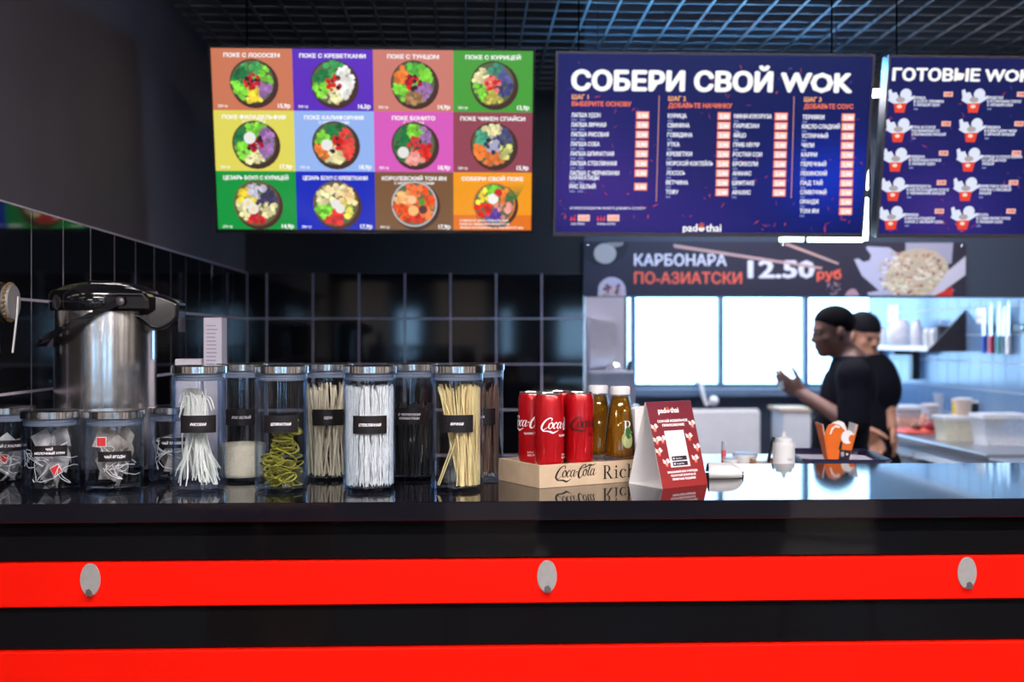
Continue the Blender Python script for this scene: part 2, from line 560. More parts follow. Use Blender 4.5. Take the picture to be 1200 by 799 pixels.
for n, (a, b) in enumerate(hwin):
    wn = sroot('window_%d' % (n + 5)); wn.location = ((a + b) / 2, Y0h - 0.1, 1.15)
    hw = (b - a) / 2
    MB().box(-hw, -hw + .05, -.03, .03, 0, .8).box(hw - .05, hw, -.03, .03, 0, .8).box(-hw + .05, hw - .05, -.03, .03, 0, .05).box(-hw + .05, hw - .05, -.03, .03, .75, .8).build('window_frame', M['plastic_dark'], wn, 0)
    MB().box(-hw + .05, hw - .05, -.004, .004, .05, .75).build('pane', M['pane'], wn, 0)

# pale unseen panels added so steel lids and air pot reflect bright bands
for n, (a, b, y0, y1) in enumerate([(-4.9, -4.2, Y0h, Y0h + .3), (-3.6, -2.75, Y0h, Y0h + .2), (-1.8, -1.15, Y0h, Y0h + .2), (-0.45, 0.3, Y0h, Y0h + .2), (2.3, 3.2, Y0h, Y0h + .2), (4.5, 5.4, Y0h, Y0h + .3),
                                     (X0h, X0h + .2, -5.6, -4.5), (X0h, X0h + .2, -3.6, -2.6), (X0h, X0h + .2, -1.4, -.7), (X0h, X0h + .2, .4, 1.2),
                                     (X1 - .2, X1, -5.4, -4.4), (X1 - .2, X1, -3.2, -2.0), (X1 - .2, X1, -1.1, -.4), (X1 - .2, X1, .5, 1.6)]):
    struct(MB().box(a, b, y0, y1, 0, ZS).build('trim_%d' % (n + 2), M['hall_light'], None, 0))

# ------------------------------------------------------------------ room lamps, and unseen ones added for banner and kitchen pier
def linear_lamp(x, y, z, L, W, m, label, rz=0, group='hall'):
    t = thing('linear_lamp', label, 'lamp', (x, y, z), rz, group)
    MB().box(-L / 2, L / 2, -W / 2, W / 2, 0, .05, bev=.004).build('housing', M['plastic_dark'], t)
    MB().box(-L / 2 + .01, L / 2 - .01, -W / 2 + .008, W / 2 - .008, -.006, .0005).build('diffuser', m, t, 0)
    for s in (-1, 1):
        MB().tube([(s * L * .4, 0, .05), (s * L * .4, 0, ZS - z)], .002, 5).build('cable', M['plastic_dark'], t)
    return t


for k, (x, y, rz) in enumerate([(-0.45, 0.55, 0), (1.15, 0.55, 0), (2.75, 0.55, 0), (-0.6, -1.2, 0), (1.2, -1.2, 0), (-2.6, -4.9, 0), (0.4, -4.9, 0), (3.2, -4.9, 0), (-3.9, -1.6, R(90)), (4.3, -1.6, R(90))]):
    linear_lamp(x, y, 2.72, 1.25, 0.13, M['lamp'], 'white linear pendant lamp over the dining hall in front of the counter', rz, 'hall pendant lamps')
for k, (x, y) in enumerate([(1.35, 6.3), (2.1, 7.3)]):
    linear_lamp(x, y, 2.75, 1.1, 0.2, M['lamp_k'], 'white linear ceiling lamp over the kitchen floor', R(90), 'kitchen lamps')

linear_lamp(1.55, 5.40, 2.55, 1.5, 0.14, M['lamp_k'], 'unseen white linear lamp added inside the kitchen opening to light the pier', 0, None)  # unseen lamp added to brighten the pier and other kitchen fronts
linear_lamp(1.55, 4.38, 2.44, 1.5, 0.12, M['lamp_s'], 'unseen white linear lamp placed behind the menu screens to light the banner', 0, None)  # unseen lamp put behind the screens to brighten the banner
#@@OBJECTS
# ================================================================== MENU SCREENS
def tv(label, cpx, cpy, fill):
    C = at(cpx, cpy, 3.5)
    fr = Frame(C, 0, R(11.5))
    t = thing('menu_screen', label, 'screen', C, rot=fr.rot)
    w, h = 0.484, 0.277
    MB().box(-w, w, -h, h, -.055, -.004, bev=.006).build('back_shell', M['plastic_dark'], t)
    b = MB(); e = .007
    b.box(-w, w, h - e, h, -.006, .004).box(-w, w, -h, -h + e * 1.6, -.006, .004).box(-w, -w + e, -h + e * 1.6, h - e, -.006, .004).box(w - e, w, -h + e * 1.6, h - e, -.006, .004)
    b.build('bezel', M['bezel_line'] if fill is not poke else M['bezel'], t, 0)
    # ceiling mount behind the screen
    up = Vector((0, math.sin(R(11.5)), 0))
    I = fr.M.inverted()
    a = I @ Vector((C.x, C.y + .10, C.z - .05)); c = I @ Vector((C.x, C.y + .10, ZS))
    for dx in (-.4, .4):
        MB().tube([(a.x + dx, a.y, a.z), (c.x + dx, c.y, c.z)], .0025, 6).build('hanging_rod', M['void'], t)
    MB().box(-.42, .42, a.y - .01, a.y + .01, a.z - .01, -.09).build('mount_bar', M['plastic_dark'], t, 0)
    MB().box(-.12, .12, -.12, .12, -.10, -.055, bev=.004).build('mount_plate', M['plastic_dark'], t)
    fill(t, fr, w - e, h - e)
    return t


def food(p, cx, cy, r, cols, seed, rim=(92, 60, 40), l=3, n=170, mid=None, egg=None):
    rnd = random.Random(seed)
    p.disc(cx + r * .10, cy - r * .10, r * 1.10, tuple(0 for _ in range(3)) if False else (70, 45, 40), l, 24)
    p.disc(cx, cy, r * 1.05, rim, l + 1, 28); p.disc(cx, cy, r * .98, (90, 105, 70), l + 2, 28)
    k = len(cols)
    for i in range(n):
        q = r * .90 * math.sqrt(rnd.random()); a = rnd.random() * 2 * math.pi
        c = cols[int((a / (2 * math.pi)) * k) % k]
        j = rnd.uniform(.85, 1.25); c = tuple(min(255, v * j) for v in c)
        s = r * rnd.uniform(.09, .16)
        a0 = rnd.random() * 3
        p.poly([(cx + q * math.cos(a) + s * math.cos(a0 + z * 1.257) * rnd.uniform(.7, 1.3), cy + q * math.sin(a) + s * math.sin(a0 + z * 1.257)) for z in range(5)], c, l + 3 + (i % 3) * .3)
    if mid:
        for i in range(26):
            q = r * .36 * math.sqrt(rnd.random()); a = rnd.random() * 6.28; c = mid[i % len(mid)]
            p.disc(cx + q * math.cos(a), cy + q * math.sin(a), r * rnd.uniform(.07, .13), c, l + 4.5 + (i % 4) * .2, 7)
    if egg:
        for ex, ey, er, c in egg: p.disc(cx + ex * r, cy + ey * r, er * r, c, l + 6, 14)


GR, LG, RD, DK, PU, YE, OR, WH, PK, CR = (30, 110, 60), (120, 200, 60), (215, 40, 35), (50, 25, 50), (150, 105, 165), (235, 205, 60), (235, 120, 50), (235, 232, 225), (235, 150, 140), (225, 215, 160)


def poke(t, fr, w, h):
    tiles = [  # title, second line, price, colour, ring colours (counter-clockwise from the right), centre, extras
        [('ПОКЕ С ЛОСОСЕМ', '', '15,9р', (206, 120, 88), [LG, (70, 170, 90), GR, LG, YE, PU], [RD, DK, (190, 30, 30)], None, '320 гр'),
         ('ПОКЕ С КРЕВЕТКАМИ', '', '16,5р', (92, 42, 190), [WH, (60, 160, 80), GR, LG, CR, WH], [RD, DK, (220, 50, 40)], None, '330 гр'),
         ('ПОКЕ С ТУНЦОМ', '', '14,9р', (206, 124, 112), [LG, (80, 170, 60), OR, LG, (160, 120, 80), PU], [(170, 20, 40), DK, RD], None, '320 гр'),
         ('ПОКЕ С КУРИЦЕЙ', '', '13,9р', (72, 160, 58), [(90, 90, 150), (60, 130, 110), CR, LG, (190, 180, 80), (60, 60, 110)], [RD, (235, 120, 110)], None, '320 гр')],
        [('ПОКЕ ФИЛАДЕЛЬФИЯ', 'С ЛОСОСЕМ', '17,9р', (226, 216, 92), [PU, LG, GR, LG, CR, PU], [DK, (170, 20, 40)], [(-.22, .25, .28, (235, 235, 232))], '350 гр'),
         ('ПОКЕ КАЛИФОРНИЯ', 'С КРЕВЕТКАМИ', '18,9р', (150, 182, 242), [(225, 60, 60), GR, LG, OR, CR, (225, 70, 60)], [RD, (200, 30, 30), DK], [(-.35, -.05, .27, (235, 235, 230))], '350 гр'),
         ('ПОКЕ БОНИТО', 'С ТУНЦОМ', '18,9р', (218, 92, 190), [PU, LG, GR, GR, PK, RD], [(50, 60, 50), (210, 60, 60)], [(-.5, -.38, .27, (232, 230, 225))], '350 гр'),
         ('ПОКЕ ЧИКЕН СПАЙСИ', '', '15,9р', (148, 70, 86), [(70, 70, 110), CR, (70, 150, 120), OR, (225, 120, 60), (200, 200, 120)], [(40, 50, 90), (170, 170, 200)], None, '320 гр')],
        [('ЦЕЗАРЬ БОУЛ С КУРИЦЕЙ', '', '14,9р', (18, 150, 62), [(60, 55, 85), (200, 195, 215), YE, CR, (205, 40, 50), CR], None, [(-.4, .0, .24, WH), (-.4, .0, .12, (245, 210, 90)), (-.15, -.25, .24, WH), (-.15, -.25, .12, (245, 210, 90))], '270 гр'),
         ('ЦЕЗАРЬ БОУЛ С КРЕВЕТКАМИ', '', '17,9р', (14, 40, 190), [(240, 200, 140), (240, 215, 165), CR, LG, (215, 50, 50), (220, 215, 90)], None, [(.0, -.0, .22, WH), (.2, -.22, .22, WH)], '280 гр'),
         ('КОРОЛЕВСКИЙ ТОМ ЯМ', 'С МОРЕПРОДУКТАМИ', '17,9р', (122, 86, 56), [(225, 75, 30), (240, 110, 60), (240, 170, 110), (225, 80, 30), (200, 50, 30), (235, 120, 60)], None, [(-.1, .2, .2, (250, 200, 150)), (-.05, -.3, .24, (245, 190, 120)), (.35, .1, .16, (90, 150, 60)), (.4, -.25, .2, (90, 50, 60))], '300 гр'),
         ('СОБЕРИ СВОЙ ПОКЕ', '', '', (246, 158, 24), [OR, LG, YE, RD, (90, 60, 150), PK], None, [(-.05, .25, .26, (245, 244, 240)), (.2, .55, .2, RD)], '')]]
    cw, ch = 2 * w / 4, 2 * h / 3
    for r in range(3):
        for c in range(4):
            ti, t2, pr, bgc, cols, mid, egg, gr = tiles[r][c]
            p = Pr(fr)
            x0, y0 = -w + c * cw, h - (r + 1) * ch
            p.rect(x0, y0, x0 + cw, y0 + ch, bgc, 1)
            cx, cy = x0 + cw * .5, y0 + ch * .46
            fit = min(cw * .82, len(ti) * .0118)
            p.text(ti, cx, y0 + ch * .86, h=.0125, w=fit, align='C', bold=.035)
            if t2: p.text(t2, cx, y0 + ch * .79, h=.008, w=len(t2) * .0075, align='C', bold=.03)
            if r == 2 and c == 3:
                p.rect(x0, y0, x0 + cw, y0 + ch * .28, (232, 118, 30), 1.5)
                food(p, cx + .005, y0 + ch * .47, .062, cols, 99, rim=(225, 120, 50), n=120, egg=egg)
                for k in range(9): p.poly([(cx + .045 + k * .003, y0 + ch * .55), (cx + .049 + k * .003, y0 + ch * .55), (cx + .052 + k * .006, y0 + ch * .82)], (40, 120, 60), 10)
                for k, s in enumerate(['СОБЕРИТЕ СВОЙ УНИКАЛЬНЫЙ', 'ПОКЕ ИЗ ЛЮБИМЫХ ПРОДУКТОВ', 'ЛЮБЫЕ ИНГРЕДИЕНТЫ НА ВАШ ВКУС ОТ 8,9р']):
                    p.text(s, x0 + cw * .08, y0 + ch * (.17 - k * .06), h=.0065, w=cw * (.62, .64, .82)[k], bold=.02, l=11)
            else:
                food(p, cx, cy, .064 if r < 2 else .066, cols, r * 4 + c, mid=mid, egg=egg, rim=(190, 195, 205) if (r, c) == (2, 2) else (110, 78, 52) if r == 2 else (70, 48, 40))
                p.text(pr, x0 + cw * .96, y0 + ch * .045, h=.0135, align='R', bold=.04)
                p.text(gr, x0 + cw * .06, y0 + ch * .05, h=.008, bold=.02)
            p.build('menu_panel', M['screen'], t)


def sparks(p, w, h, n, seed):
    rnd = random.Random(seed)
    for i in range(n):
        x, y = rnd.uniform(-w, w), h * (1 - 2 * rnd.random() ** .7); a = rnd.uniform(0, 3.14); L = rnd.uniform(.002, .012); q = rnd.uniform(.0012, .0032)
        dx, dy = math.cos(a) * L, math.sin(a) * L; nx, ny = -math.sin(a) * q, math.cos(a) * q
        c = random.Random(i).choice([(150, 50, 90), (120, 50, 110), (190, 70, 80), (70, 60, 140)])
        x = max(-w + .014, min(w - .014, x)); y = max(-h + .014, min(h - .014, y))
        p.poly([(x - dx, y - dy), (x + nx, y + ny), (x + dx, y + dy), (x - nx, y - ny)], c, 1.4)


def backdrop(p, w, h, glows):
    """night blue picture ground with soft coloured clouds, as printed on the screen image"""
    NX, NY = 44, 26
    for i in range(NX):
        for j in range(NY):
            u, v = (i + .5) / NX * 2 - 1, (j + .5) / NY * 2 - 1; c = [1, 17, 88]
            for gx, gy, r, *a in glows:
                k = math.exp(-((u - gx) ** 2 + (v - gy) ** 2 * .6) / (r * r))
                c = [q + k * d for q, d in zip(c, a)]
            p.rect(-w + 2 * w * i / NX, -h + 2 * h * j / NY, -w + 2 * w * (i + 1) / NX, -h + 2 * h * (j + 1) / NY, tuple(c), 1)


def logo(p, x, y, h, wcol=(255, 255, 255), bowl=(240, 110, 60), l=4, em=1.0):
    """lower-case word mark with a steaming bowl in the middle; x,y = left baseline"""
    W1 = p.text('pad', x, y, h=h, c=wcol, l=l, bold=.03)
    r = h * .42
    cx = x + W1 + r * 1.15; cy = y + h * .42
    p.disc(cx, cy, r, wcol, l, 14, 1, math.pi, 2 * math.pi)
    p.disc(cx, cy + r * .05, r * .95, bowl, l, 12, .55, 0, math.pi)
    for k in (-.5, 0, .5):
        p.poly([(cx + r * k - r * .12, cy + r * .5), (cx + r * k + r * .12, cy + r * .5), (cx + r * k + r * .2, cy + r * 1.3), (cx + r * k, cy + r * (1.9 - abs(k)))], bowl, l)
    W2 = p.text('thai', cx + r * 1.25, y, h=h, c=wcol, l=l, bold=.03)
    return cx + r * 1.25 + W2 - x


def wok_menu(t, fr, w, h):
    p = Pr(fr); backdrop(p, w, h, ((-.75, -.5, .55, 55, 22, 40), (.78, -.35, .35, 5, 28, 95), (-.9, .5, .5, 25, 10, 15), (.0, -.95, .5, 25, 5, 25)))
    sparks(p, w, h, 130, 3); p.build('display', M['screen'], t)
    p = Pr(fr)
    p.ptext('СОБЕРИ СВОЙ WOK', 669, 105, h=24.5, w=333, bold=.055); p.build('headline', M['screen'], t)
    o1, o2 = (250, 120, 80), (250, 175, 115)
    W_, E_ = (240, 242, 255), (255, 205, 195)

    def column(items, x, y0, dy, xp, prices, skip=(), lh=5.2, slope=0.0):
        p = Pr(fr); y = y0; k = 0
        for it in items:
            two = isinstance(it, tuple)
            for j, s in enumerate(it if two else (it,)):
                p.ptext(s, x - (y - y0) * .028, y + j * 5.6, h=lh, w=len(s) * (3.42 if len(s) > 8 else 3.7), c=W_, bold=.04)
            yy = y + (5.6 if two else 0)
            for q, dx in enumerate((0, 9.5)):
                if prices == 2 or q == 0: p.ptext('350г'[:4 if prices == 2 else 3], x - (y - y0) * .028 + dx, yy + 4.6, h=2.6, w=7 if prices == 2 else 5.5, c=(150, 170, 235), bold=.02)
            px = xp - (y - y0) * .028
            p.prect(px, y - 6.6, 15.4, 9.0, o1, 2); p.prect(px + 1, y - 5.6, 13.4, 7.0, E_, 2.5)
            p.ptext('3,90' if prices == 2 else '2,90', px + 2, y + .7, h=4.8, w=11.4, c=(255, 255, 255), bold=.05, l=3)
            y += dy + (4.6 if two else 0)
        p.build('menu_column', M['screen'], t)
    column(['ЛАПША УДОН', 'ЛАПША ЯИЧНАЯ', 'ЛАПША РИСОВАЯ', 'ЛАПША СОБА', 'ЛАПША ШПИНАТНАЯ', 'ЛАПША СТЕКЛЯННАЯ', ('ЛАПША С ЧЕРНИЛАМИ', 'КАРАКАТИЦЫ'), 'РИС БЕЛЫЙ'], 669.5, 137, 11.3, 745.5, 2)
    column(['КУРИЦА', 'СВИНИНА', 'ГОВЯДИНА', 'УТКА', 'КРЕВЕТКИ', 'МОРСКОЙ КОКТЕЙЛЬ', 'ЛОСОСЬ', 'ВЕТЧИНА', 'ТОФУ'], 782.5, 138, 11.15, 841, 1)
    column(['МИНИ-КУКУРУЗА', 'ПАРМЕЗАН', 'ЯЙЦО', 'ГРИБ МУЭР', 'РОСТКИ СОИ', 'БРОККОЛИ', 'АНАНАС', 'ШИИТАКЕ', 'АРАХИС'], 860, 138.5, 11.15, 908, 1)
    column(['ТЕРИЯКИ', 'КИСЛО-СЛАДКИЙ', 'УСТРИЧНЫЙ', 'ЧИЛИ', 'КАРРИ', 'ПЕРЕЧНЫЙ', 'ПЕКИНСКИЙ', 'ПАД ТАЙ', 'СЛИВОЧНЫЙ', 'ОРАНДЖ', 'ТОМ ЯМ'], 940, 139.5, 11.0, 986.5, 1)
    p = Pr(fr)
    for s1, s2, x, y, w2 in (('ШАГ 1', 'ВЫБЕРИТЕ ОСНОВУ', 670, 116, 70), ('ШАГ 2', 'ДОБАВЬТЕ НАЧИНКУ', 783, 118, 75), ('ШАГ 3', 'ДОБАВЬТЕ СОУС', 942, 119, 58)):
        p.ptext(s1, x, y, h=5.6, c=o2, bold=.04); p.ptext(s2, x, y + 8, h=5.6, w=w2, c=o1, bold=.04)
    for xa, ya, yb in ((772.5, 112, 236), (930.5, 113, 232)):
        a, b = fr.uv(xa, ya), fr.uv(xa - (yb - ya) * .028, yb); q = .0012
        p.poly([(a[0] - q, a[1]), (b[0] - q, b[1]), (b[0] + q, b[1]), (a[0] + q, a[1])], (215, 150, 130), 2)
    p.ptext('КО ВСЕМ БЛЮДАМ ВЫ МОЖЕТЕ ДОБАВИТЬ ОСТРОТУ', 668, 245, h=2.8, w=88, c=W_, bold=.02)
    for x0, n in ((668, 2), (699, 3)):
        for k in range(n):
            a = fr.uv(x0 + k * 3.6, 258.5); m = p.sc(x0, 258)
            p.poly([(a[0], a[1]), (a[0] + 3.2 * m, a[1]), (a[0] + 1.6 * m, a[1] + 6 * m)], (235, 70, 60), 2)
        p.prect(x0 + n * 3.6 + 2, 251.5, 14, 7.5, E_, 2); p.ptext('0,50', x0 + n * 3.6 + 4, 257.6, h=4.6, c=(255, 150, 120), l=3, bold=.03)
        p.ptext('ОСТРО' if n == 2 else 'ОЧЕНЬ ОСТРО', x0 + 1, 263.5, h=2.6, w=16 if n == 2 else 21, c=W_)
    a = fr.uv(800, 271); m = p.sc(800, 271)
    logo(p, a[0], a[1], 9.6 * m)
    p.build('lettering', M['screen'], t)


def wok_cup(p, x, y, m, l=2, cup=(235, 70, 45), wh=(225, 232, 250)):
    """printed noodle carton; x,y = middle of its base, m = metres for the whole height"""
    p.poly([(x - m * .20, y), (x + m * .20, y), (x + m * .28, y + m * .42), (x - m * .28, y + m * .42)], cup, l)
    p.poly([(x - m * .30, y + m * .38), (x + m * .28, y + m * .40), (x + m * .62, y + m * .62), (x + m * .60, y + m * .72), (x + m * .1, y + m * .55), (x - m * .5, y + m * .6), (x - m * .55, y + m * .52)], wh, l + .5)
    p.disc(x + m * .22, y + m * .76, m * .25, wh, l + .6, 14, 1.0)
    p.poly([(x - m * .30, y + m * .45), (x - m * .02, y + m * .55), (x - m * .2, y + m * .86), (x - m * .36, y + m * .82), (x - m * .44, y + m * .98), (x - m * .56, y + m * .92), (x - m * .5, y + m * .6)], wh, l + .7)
    p.disc(x, y + m * .54, m * .2, (175, 165, 170), l + .9, 12, .6)
    p.disc(x - m * .02, y + m * .26, m * .11, (255, 220, 205), l + .8, 10, .7)


def ready_menu(t, fr, w, h):
    p = Pr(fr); backdrop(p, w, h, ((-.6, -.75, .5, 55, 22, 40), (-.9, .2, .35, 25, 8, 12))); sparks(p, w, h, 110, 11); p.build('display', M['screen'], t)
    p = Pr(fr); p.ptext('ГОТОВЫЕ WOK', 1045, 94, h=15, w=165, bold=.05); p.build('headline', M['screen'], t)
    it = [[('КУРИЦА', 'В СОУСЕ ТЕРИЯКИ', 'С ЛАПШОЙ УДОН'), ('КРЕВЕТКИ', 'В УСТРИЧНОМ СОУСЕ', 'С ЛАПШОЙ СОБА')],
          [('УТКА В СОУСЕ', 'ПО-ПЕКИНСКИ СО', 'СТЕКЛЯННОЙ ЛАПШОЙ'), ('ГОВЯДИНА', 'В АЗИАТСКОМ ЧИЛИ', 'С ЯИЧНОЙ ЛАПШОЙ')],
          [('ГОВЯДИНА', 'В ПЕРЕЧНОМ СОУСЕ', 'С ЛАПШОЙ УДОН'), ('КУРИЦА В СОУСЕ КАРРИ', 'СО ШПИНАТНОЙ', 'ЛАПШОЙ')],
          [('МОРЕПРОДУКТЫ', 'В КИСЛО-СЛАДКОМ СОУСЕ', 'С ЧЕРНИЛЬНОЙ ЛАПШОЙ'), ('КРЕВЕТКИ В СОУСЕ', 'ТОМ ЯМ С РИСОВОЙ', 'ЛАПШОЙ')],
          [('СВИНИНА', 'В КИСЛО-СЛАДКОМ', 'СОУСЕ С ЛАПШОЙ УДОН'), ('ЛОСОСЬ', 'В СЛИВОЧНОМ СОУСЕ', 'С ЛАПШОЙ УДОН')]]
    xs = [[1054, 1140], [1051.5, 1137], [1048.5, 1134], [1046, 1130.5], [1043.5, 1127.5]]
    ys = [132, 166.5, 201, 235.5, 269]
    for r in range(5):
        for c in range(2):
            p = Pr(fr); x, y = xs[r][c], ys[r]
            a = fr.uv(x, y); m = p.sc(x, y)
            wok_cup(p, a[0], a[1], 27 * m)
            for k, s in enumerate(it[r][c]): p.ptext(s, x + 16.5, y - 16 + k * 4.1, h=3.2, w=len(s) * 2.35, c=(232, 236, 255), bold=.04)
            p.ptext('350г', x + 16.5, y - 3.4, h=2.2, c=(160, 180, 235))
            p.prect(x + 52, y - 24.5, 10.8, 5.6, (250, 190, 175), 2); p.ptext('9,90', x + 53.5, y - 20.2, h=3.2, w=7.5, c=(200, 70, 60), l=3, bold=.04)
            p.build('menu_entry', M['screen'], t)


tv('wide menu screen with twelve coloured panels of poke bowls', 438.5, 166, poke)
tv('dark blue menu screen headed СОБЕРИ СВОЙ WOK with three price columns', 835, 171, wok_menu)
tv('dark blue menu screen headed ГОТОВЫЕ WOK, cut by the picture edge', 1214.5, 174, ready_menu)

# light frame behind the middle screen
t = thing('light_frame', 'cold white line lamp glowing behind and below the middle menu screen', 'lamp', at(835, 281, 3.86))
o_ = t.location.copy()
def ledtube(n, a, b, r=.007, m='led'):
    MB().tube([a - o_, b - o_], r, 8).build('light_tube', M[m], t)
ledtube(1, at(914, 280.5, 3.86), at(941, 280.5, 3.86)); ledtube(2, at(947, 280.8, 3.86), at(1011, 281, 3.86))
ledtube(3, at(1014.5, 281, 3.86), at(1014.5, 232, 3.86)); ledtube(4, at(1014.5, 222, 3.86), at(1014.5, 195, 3.86)); ledtube(5, at(1017, 120, 3.86), at(1017, 78, 3.86))
ledtube(6, at(668, 84, 3.95), at(1008, 84, 3.95), .012, 'led_blue')
fb = MB()
for a, b in ((at(1017, 283, 3.88), at(1017, 60, 3.88)), (at(910, 281, 3.88), at(1014, 281, 3.88)), (at(655, 84, 3.98), at(1014, 84, 3.98))):
    fb.tube([a - o_, b - o_], .009, 8)
fb.build('rail', M['plastic_dark'], t)
for px in (700, 980):
    a = at(px, 84, 3.98) - o_; MB().tube([a, Vector((a.x, a.y, ZS - o_.z))], .003, 6).build('hanger', M['plastic_dark'], t)

# ------------------------------------------------------------------ banner over the kitchen opening
C = at(908, 315.5, YB - 0.018); fr = Frame(C)
a, b = fr.uv(684, 347), fr.uv(1132, 284)
t = thing('banner', 'dark advertising banner with КАРБОНАРА lettering above the kitchen opening', 'banner', C, rot=fr.rot)
MB().box(a[0], b[0], a[1], b[1], -.012, 0).build('board', M['plastic_dark'], t, 0)
p = Pr(fr); p.rect(a[0], a[1], b[0], b[1], (46, 42, 62), 1)
m = p.sc(900, 315)
W2, H2 = b[0], b[1]


def PX(px, py): return fr.uv(px, py)


def pp(pts, c, l): p.poly([fr.uv(*q) for q in pts], c, l)


def pd(px, py, r, c, l, sy=1.0, a0=0, a1=6.2832, n=24):
    q = fr.uv(px, py); p.disc(q[0], q[1], r * m, c, l, n, sy, a0, a1)


# bowls at the left, chopsticks, open carton with noodles at the right
pp([(684, 300), (688, 305), (697, 310), (708, 311), (720, 308), (731, 300), (736, 290), (736, 284), (684, 284)], (30, 28, 42), 1.5)
pd(709, 297, 13, (188, 184, 184), 2, .9); pp([(711, 284), (731, 284), (729, 287.5), (722, 289.5), (714, 288)], (150, 148, 150), 2)
pp([(700.5, 347)] + [(717 + 16.4 * math.cos(t_), 341 - 16.4 * math.sin(t_)) for t_ in [math.pi - .3 - k * (math.pi - .6) / 12 for k in range(13)]] + [(733.5, 347)], (205, 195, 215), 2)
rnd = random.Random(4)
for k in range(26):
    x = 717 + rnd.uniform(-10, 10); y = 345 - rnd.uniform(-1, 11)
    pd(x, min(y, 345.6), rnd.uniform(1.2, 2.6) * (1 if y < 344 else .5), rnd.choice([(180, 80, 90), (225, 170, 160), (140, 60, 75), (230, 200, 180), (60, 40, 60)]), 2.5, n=6)
pp([(789, 286), (790, 290), (962, 315.5), (964, 313)], (205, 165, 160), 5); pp([(916, 285.5), (924, 285), (983, 308), (982, 310)], (215, 175, 165), 3)
p.ptext('КАРБОНАРА', 743, 311, h=14.2, w=109, c=(232, 232, 246), bold=.03, l=4)
p.ptext('ПО-АЗИАТСКИ', 743, 332, h=14, w=127, c=(248, 106, 82), bold=.03, l=4)
p.ptext('12.50', 876, 325, h=22, w=79, c=(238, 238, 250), bold=.04, l=4)
p.ptext('руб', 957, 326.5, h=11.5, w=29, c=(248, 106, 82), bold=.035, l=6)
pp([(1001, 304), (1006, 303), (1012, 307), (1019, 305), (1021, 299), (1015, 291), (1016, 288.5), (1042, 290), (1052, 297), (1046, 330), (1032, 342), (1010, 323)], (196, 196, 222), 2)
pp([(1061, 284.5), (1117, 284.5), (1115, 309), (1062, 309)], (176, 174, 198), 1.8)
pp([(1016, 343), (1045, 338), (1120, 340), (1098, 346), (1018, 346)], (190, 190, 216), 2.2)
pp([(1131.5, 300), (1131.5, 322), (1098, 346), (1090, 346), (1110, 318)], (214, 212, 228), 3.6)
pp([(1094, 346.5), (1116, 336), (1116, 346.5)], (228, 46, 40), 3.8)
blob = [(1034, 335), (1038, 322), (1046, 308), (1052, 297), (1066, 292), (1082, 291), (1098, 295), (1110, 306), (1112, 318), (1104, 332), (1092, 343), (1070, 346), (1046, 343)]
pp(blob, (205, 190, 165), 2.6)
for k in range(230):
    x = rnd.uniform(1034, 1112); y = rnd.uniform(291, 346)
    ex = ((x - 1073) / 39) ** 2 + ((y - 320) / 26) ** 2
    if ex > .95: continue
    a0 = rnd.uniform(0, 6.28); L = rnd.uniform(3, 7); c = rnd.choice([(235, 226, 205), (225, 212, 182), (242, 236, 222), (200, 180, 150), (196, 92, 80), (150, 60, 55), (215, 150, 120)]) 
    if c[1] < 160: L *= .45
    th = rnd.uniform(.8, 1.6)
    pts = []
    for s_ in (-1, 1):
        for q in (range(4) if s_ < 0 else range(3, -1, -1)):
            aa = a0 + q * .45; pts.append((x + L * (math.cos(aa) - 1) + s_ * th * math.cos(aa), min(346, y + L * math.sin(aa) * .6 + s_ * th * math.sin(aa))))
    pp(pts, c, 2.8 + (k % 20) * .03)
for k in range(40):
    pd(rnd.uniform(969, 984), rnd.uniform(329, 345.5), rnd.uniform(.4, 1.0), rnd.choice([(190, 160, 175), (150, 110, 130), (215, 190, 200)]), 2, n=5)
pp([(990, 346.5), (993, 341), (998, 338), (1003, 339), (1007, 346.5)], (190, 150, 165), 2)
p.build('print', M['print'], t)
for px, py in ((689, 287), (917, 287), (1127, 288)):
    q = fr.uv(px, py); MB().ball((q[0], q[1], .004), .006, 10, 6, (1, 1, .5)).build('fixing_screw', M['steel'], t)
# ================================================================== THE COUNTER
ZT = CAMZ - 0.295          # counter top
YF, YBK = 2.075, 2.665     # front and back edge of the top
t = tag(MB().box(XW + .01, 4.4, YF, YBK, ZT - 0.034, ZT, bev=0.0012).build('counter_top', M['stone']), 'polished dark stone counter top carrying the jars', 'counter top')
t = thing('serving_counter', 'serving counter faced with alternating black and red glossy boards', 'counter', (1.7, YF + .03, 0))
zz = ZT - 0.034
hs = [(0.0745, 'black'), (0.0805, 'red'), (0.0775, 'black'), (0.0815, 'red')]
x0, x1 = XW + .01 - 1.7, 4.4 - 1.7
k = 0
while zz > 0.06:
    h, c = hs[k % 4]
    h = min(h, zz - .05)
    dy = -0.012 if c == 'red' else 0.0
    MB().box(x0, x1, dy, .02, zz - h + .0012, zz - .0004, bev=0.0022).build(c + '_board', M['board_' + c], t)
    zz -= h; k += 1
MB().box(x0, x1, .02, .10, 0, ZT - .034).build('carcass', M['plastic_dark'], t, 0)
MB().box(x0, x1, .06, YBK - YF - .08, 0.0, .9).build('cupboard', M['plastic_dark'], t, 0)

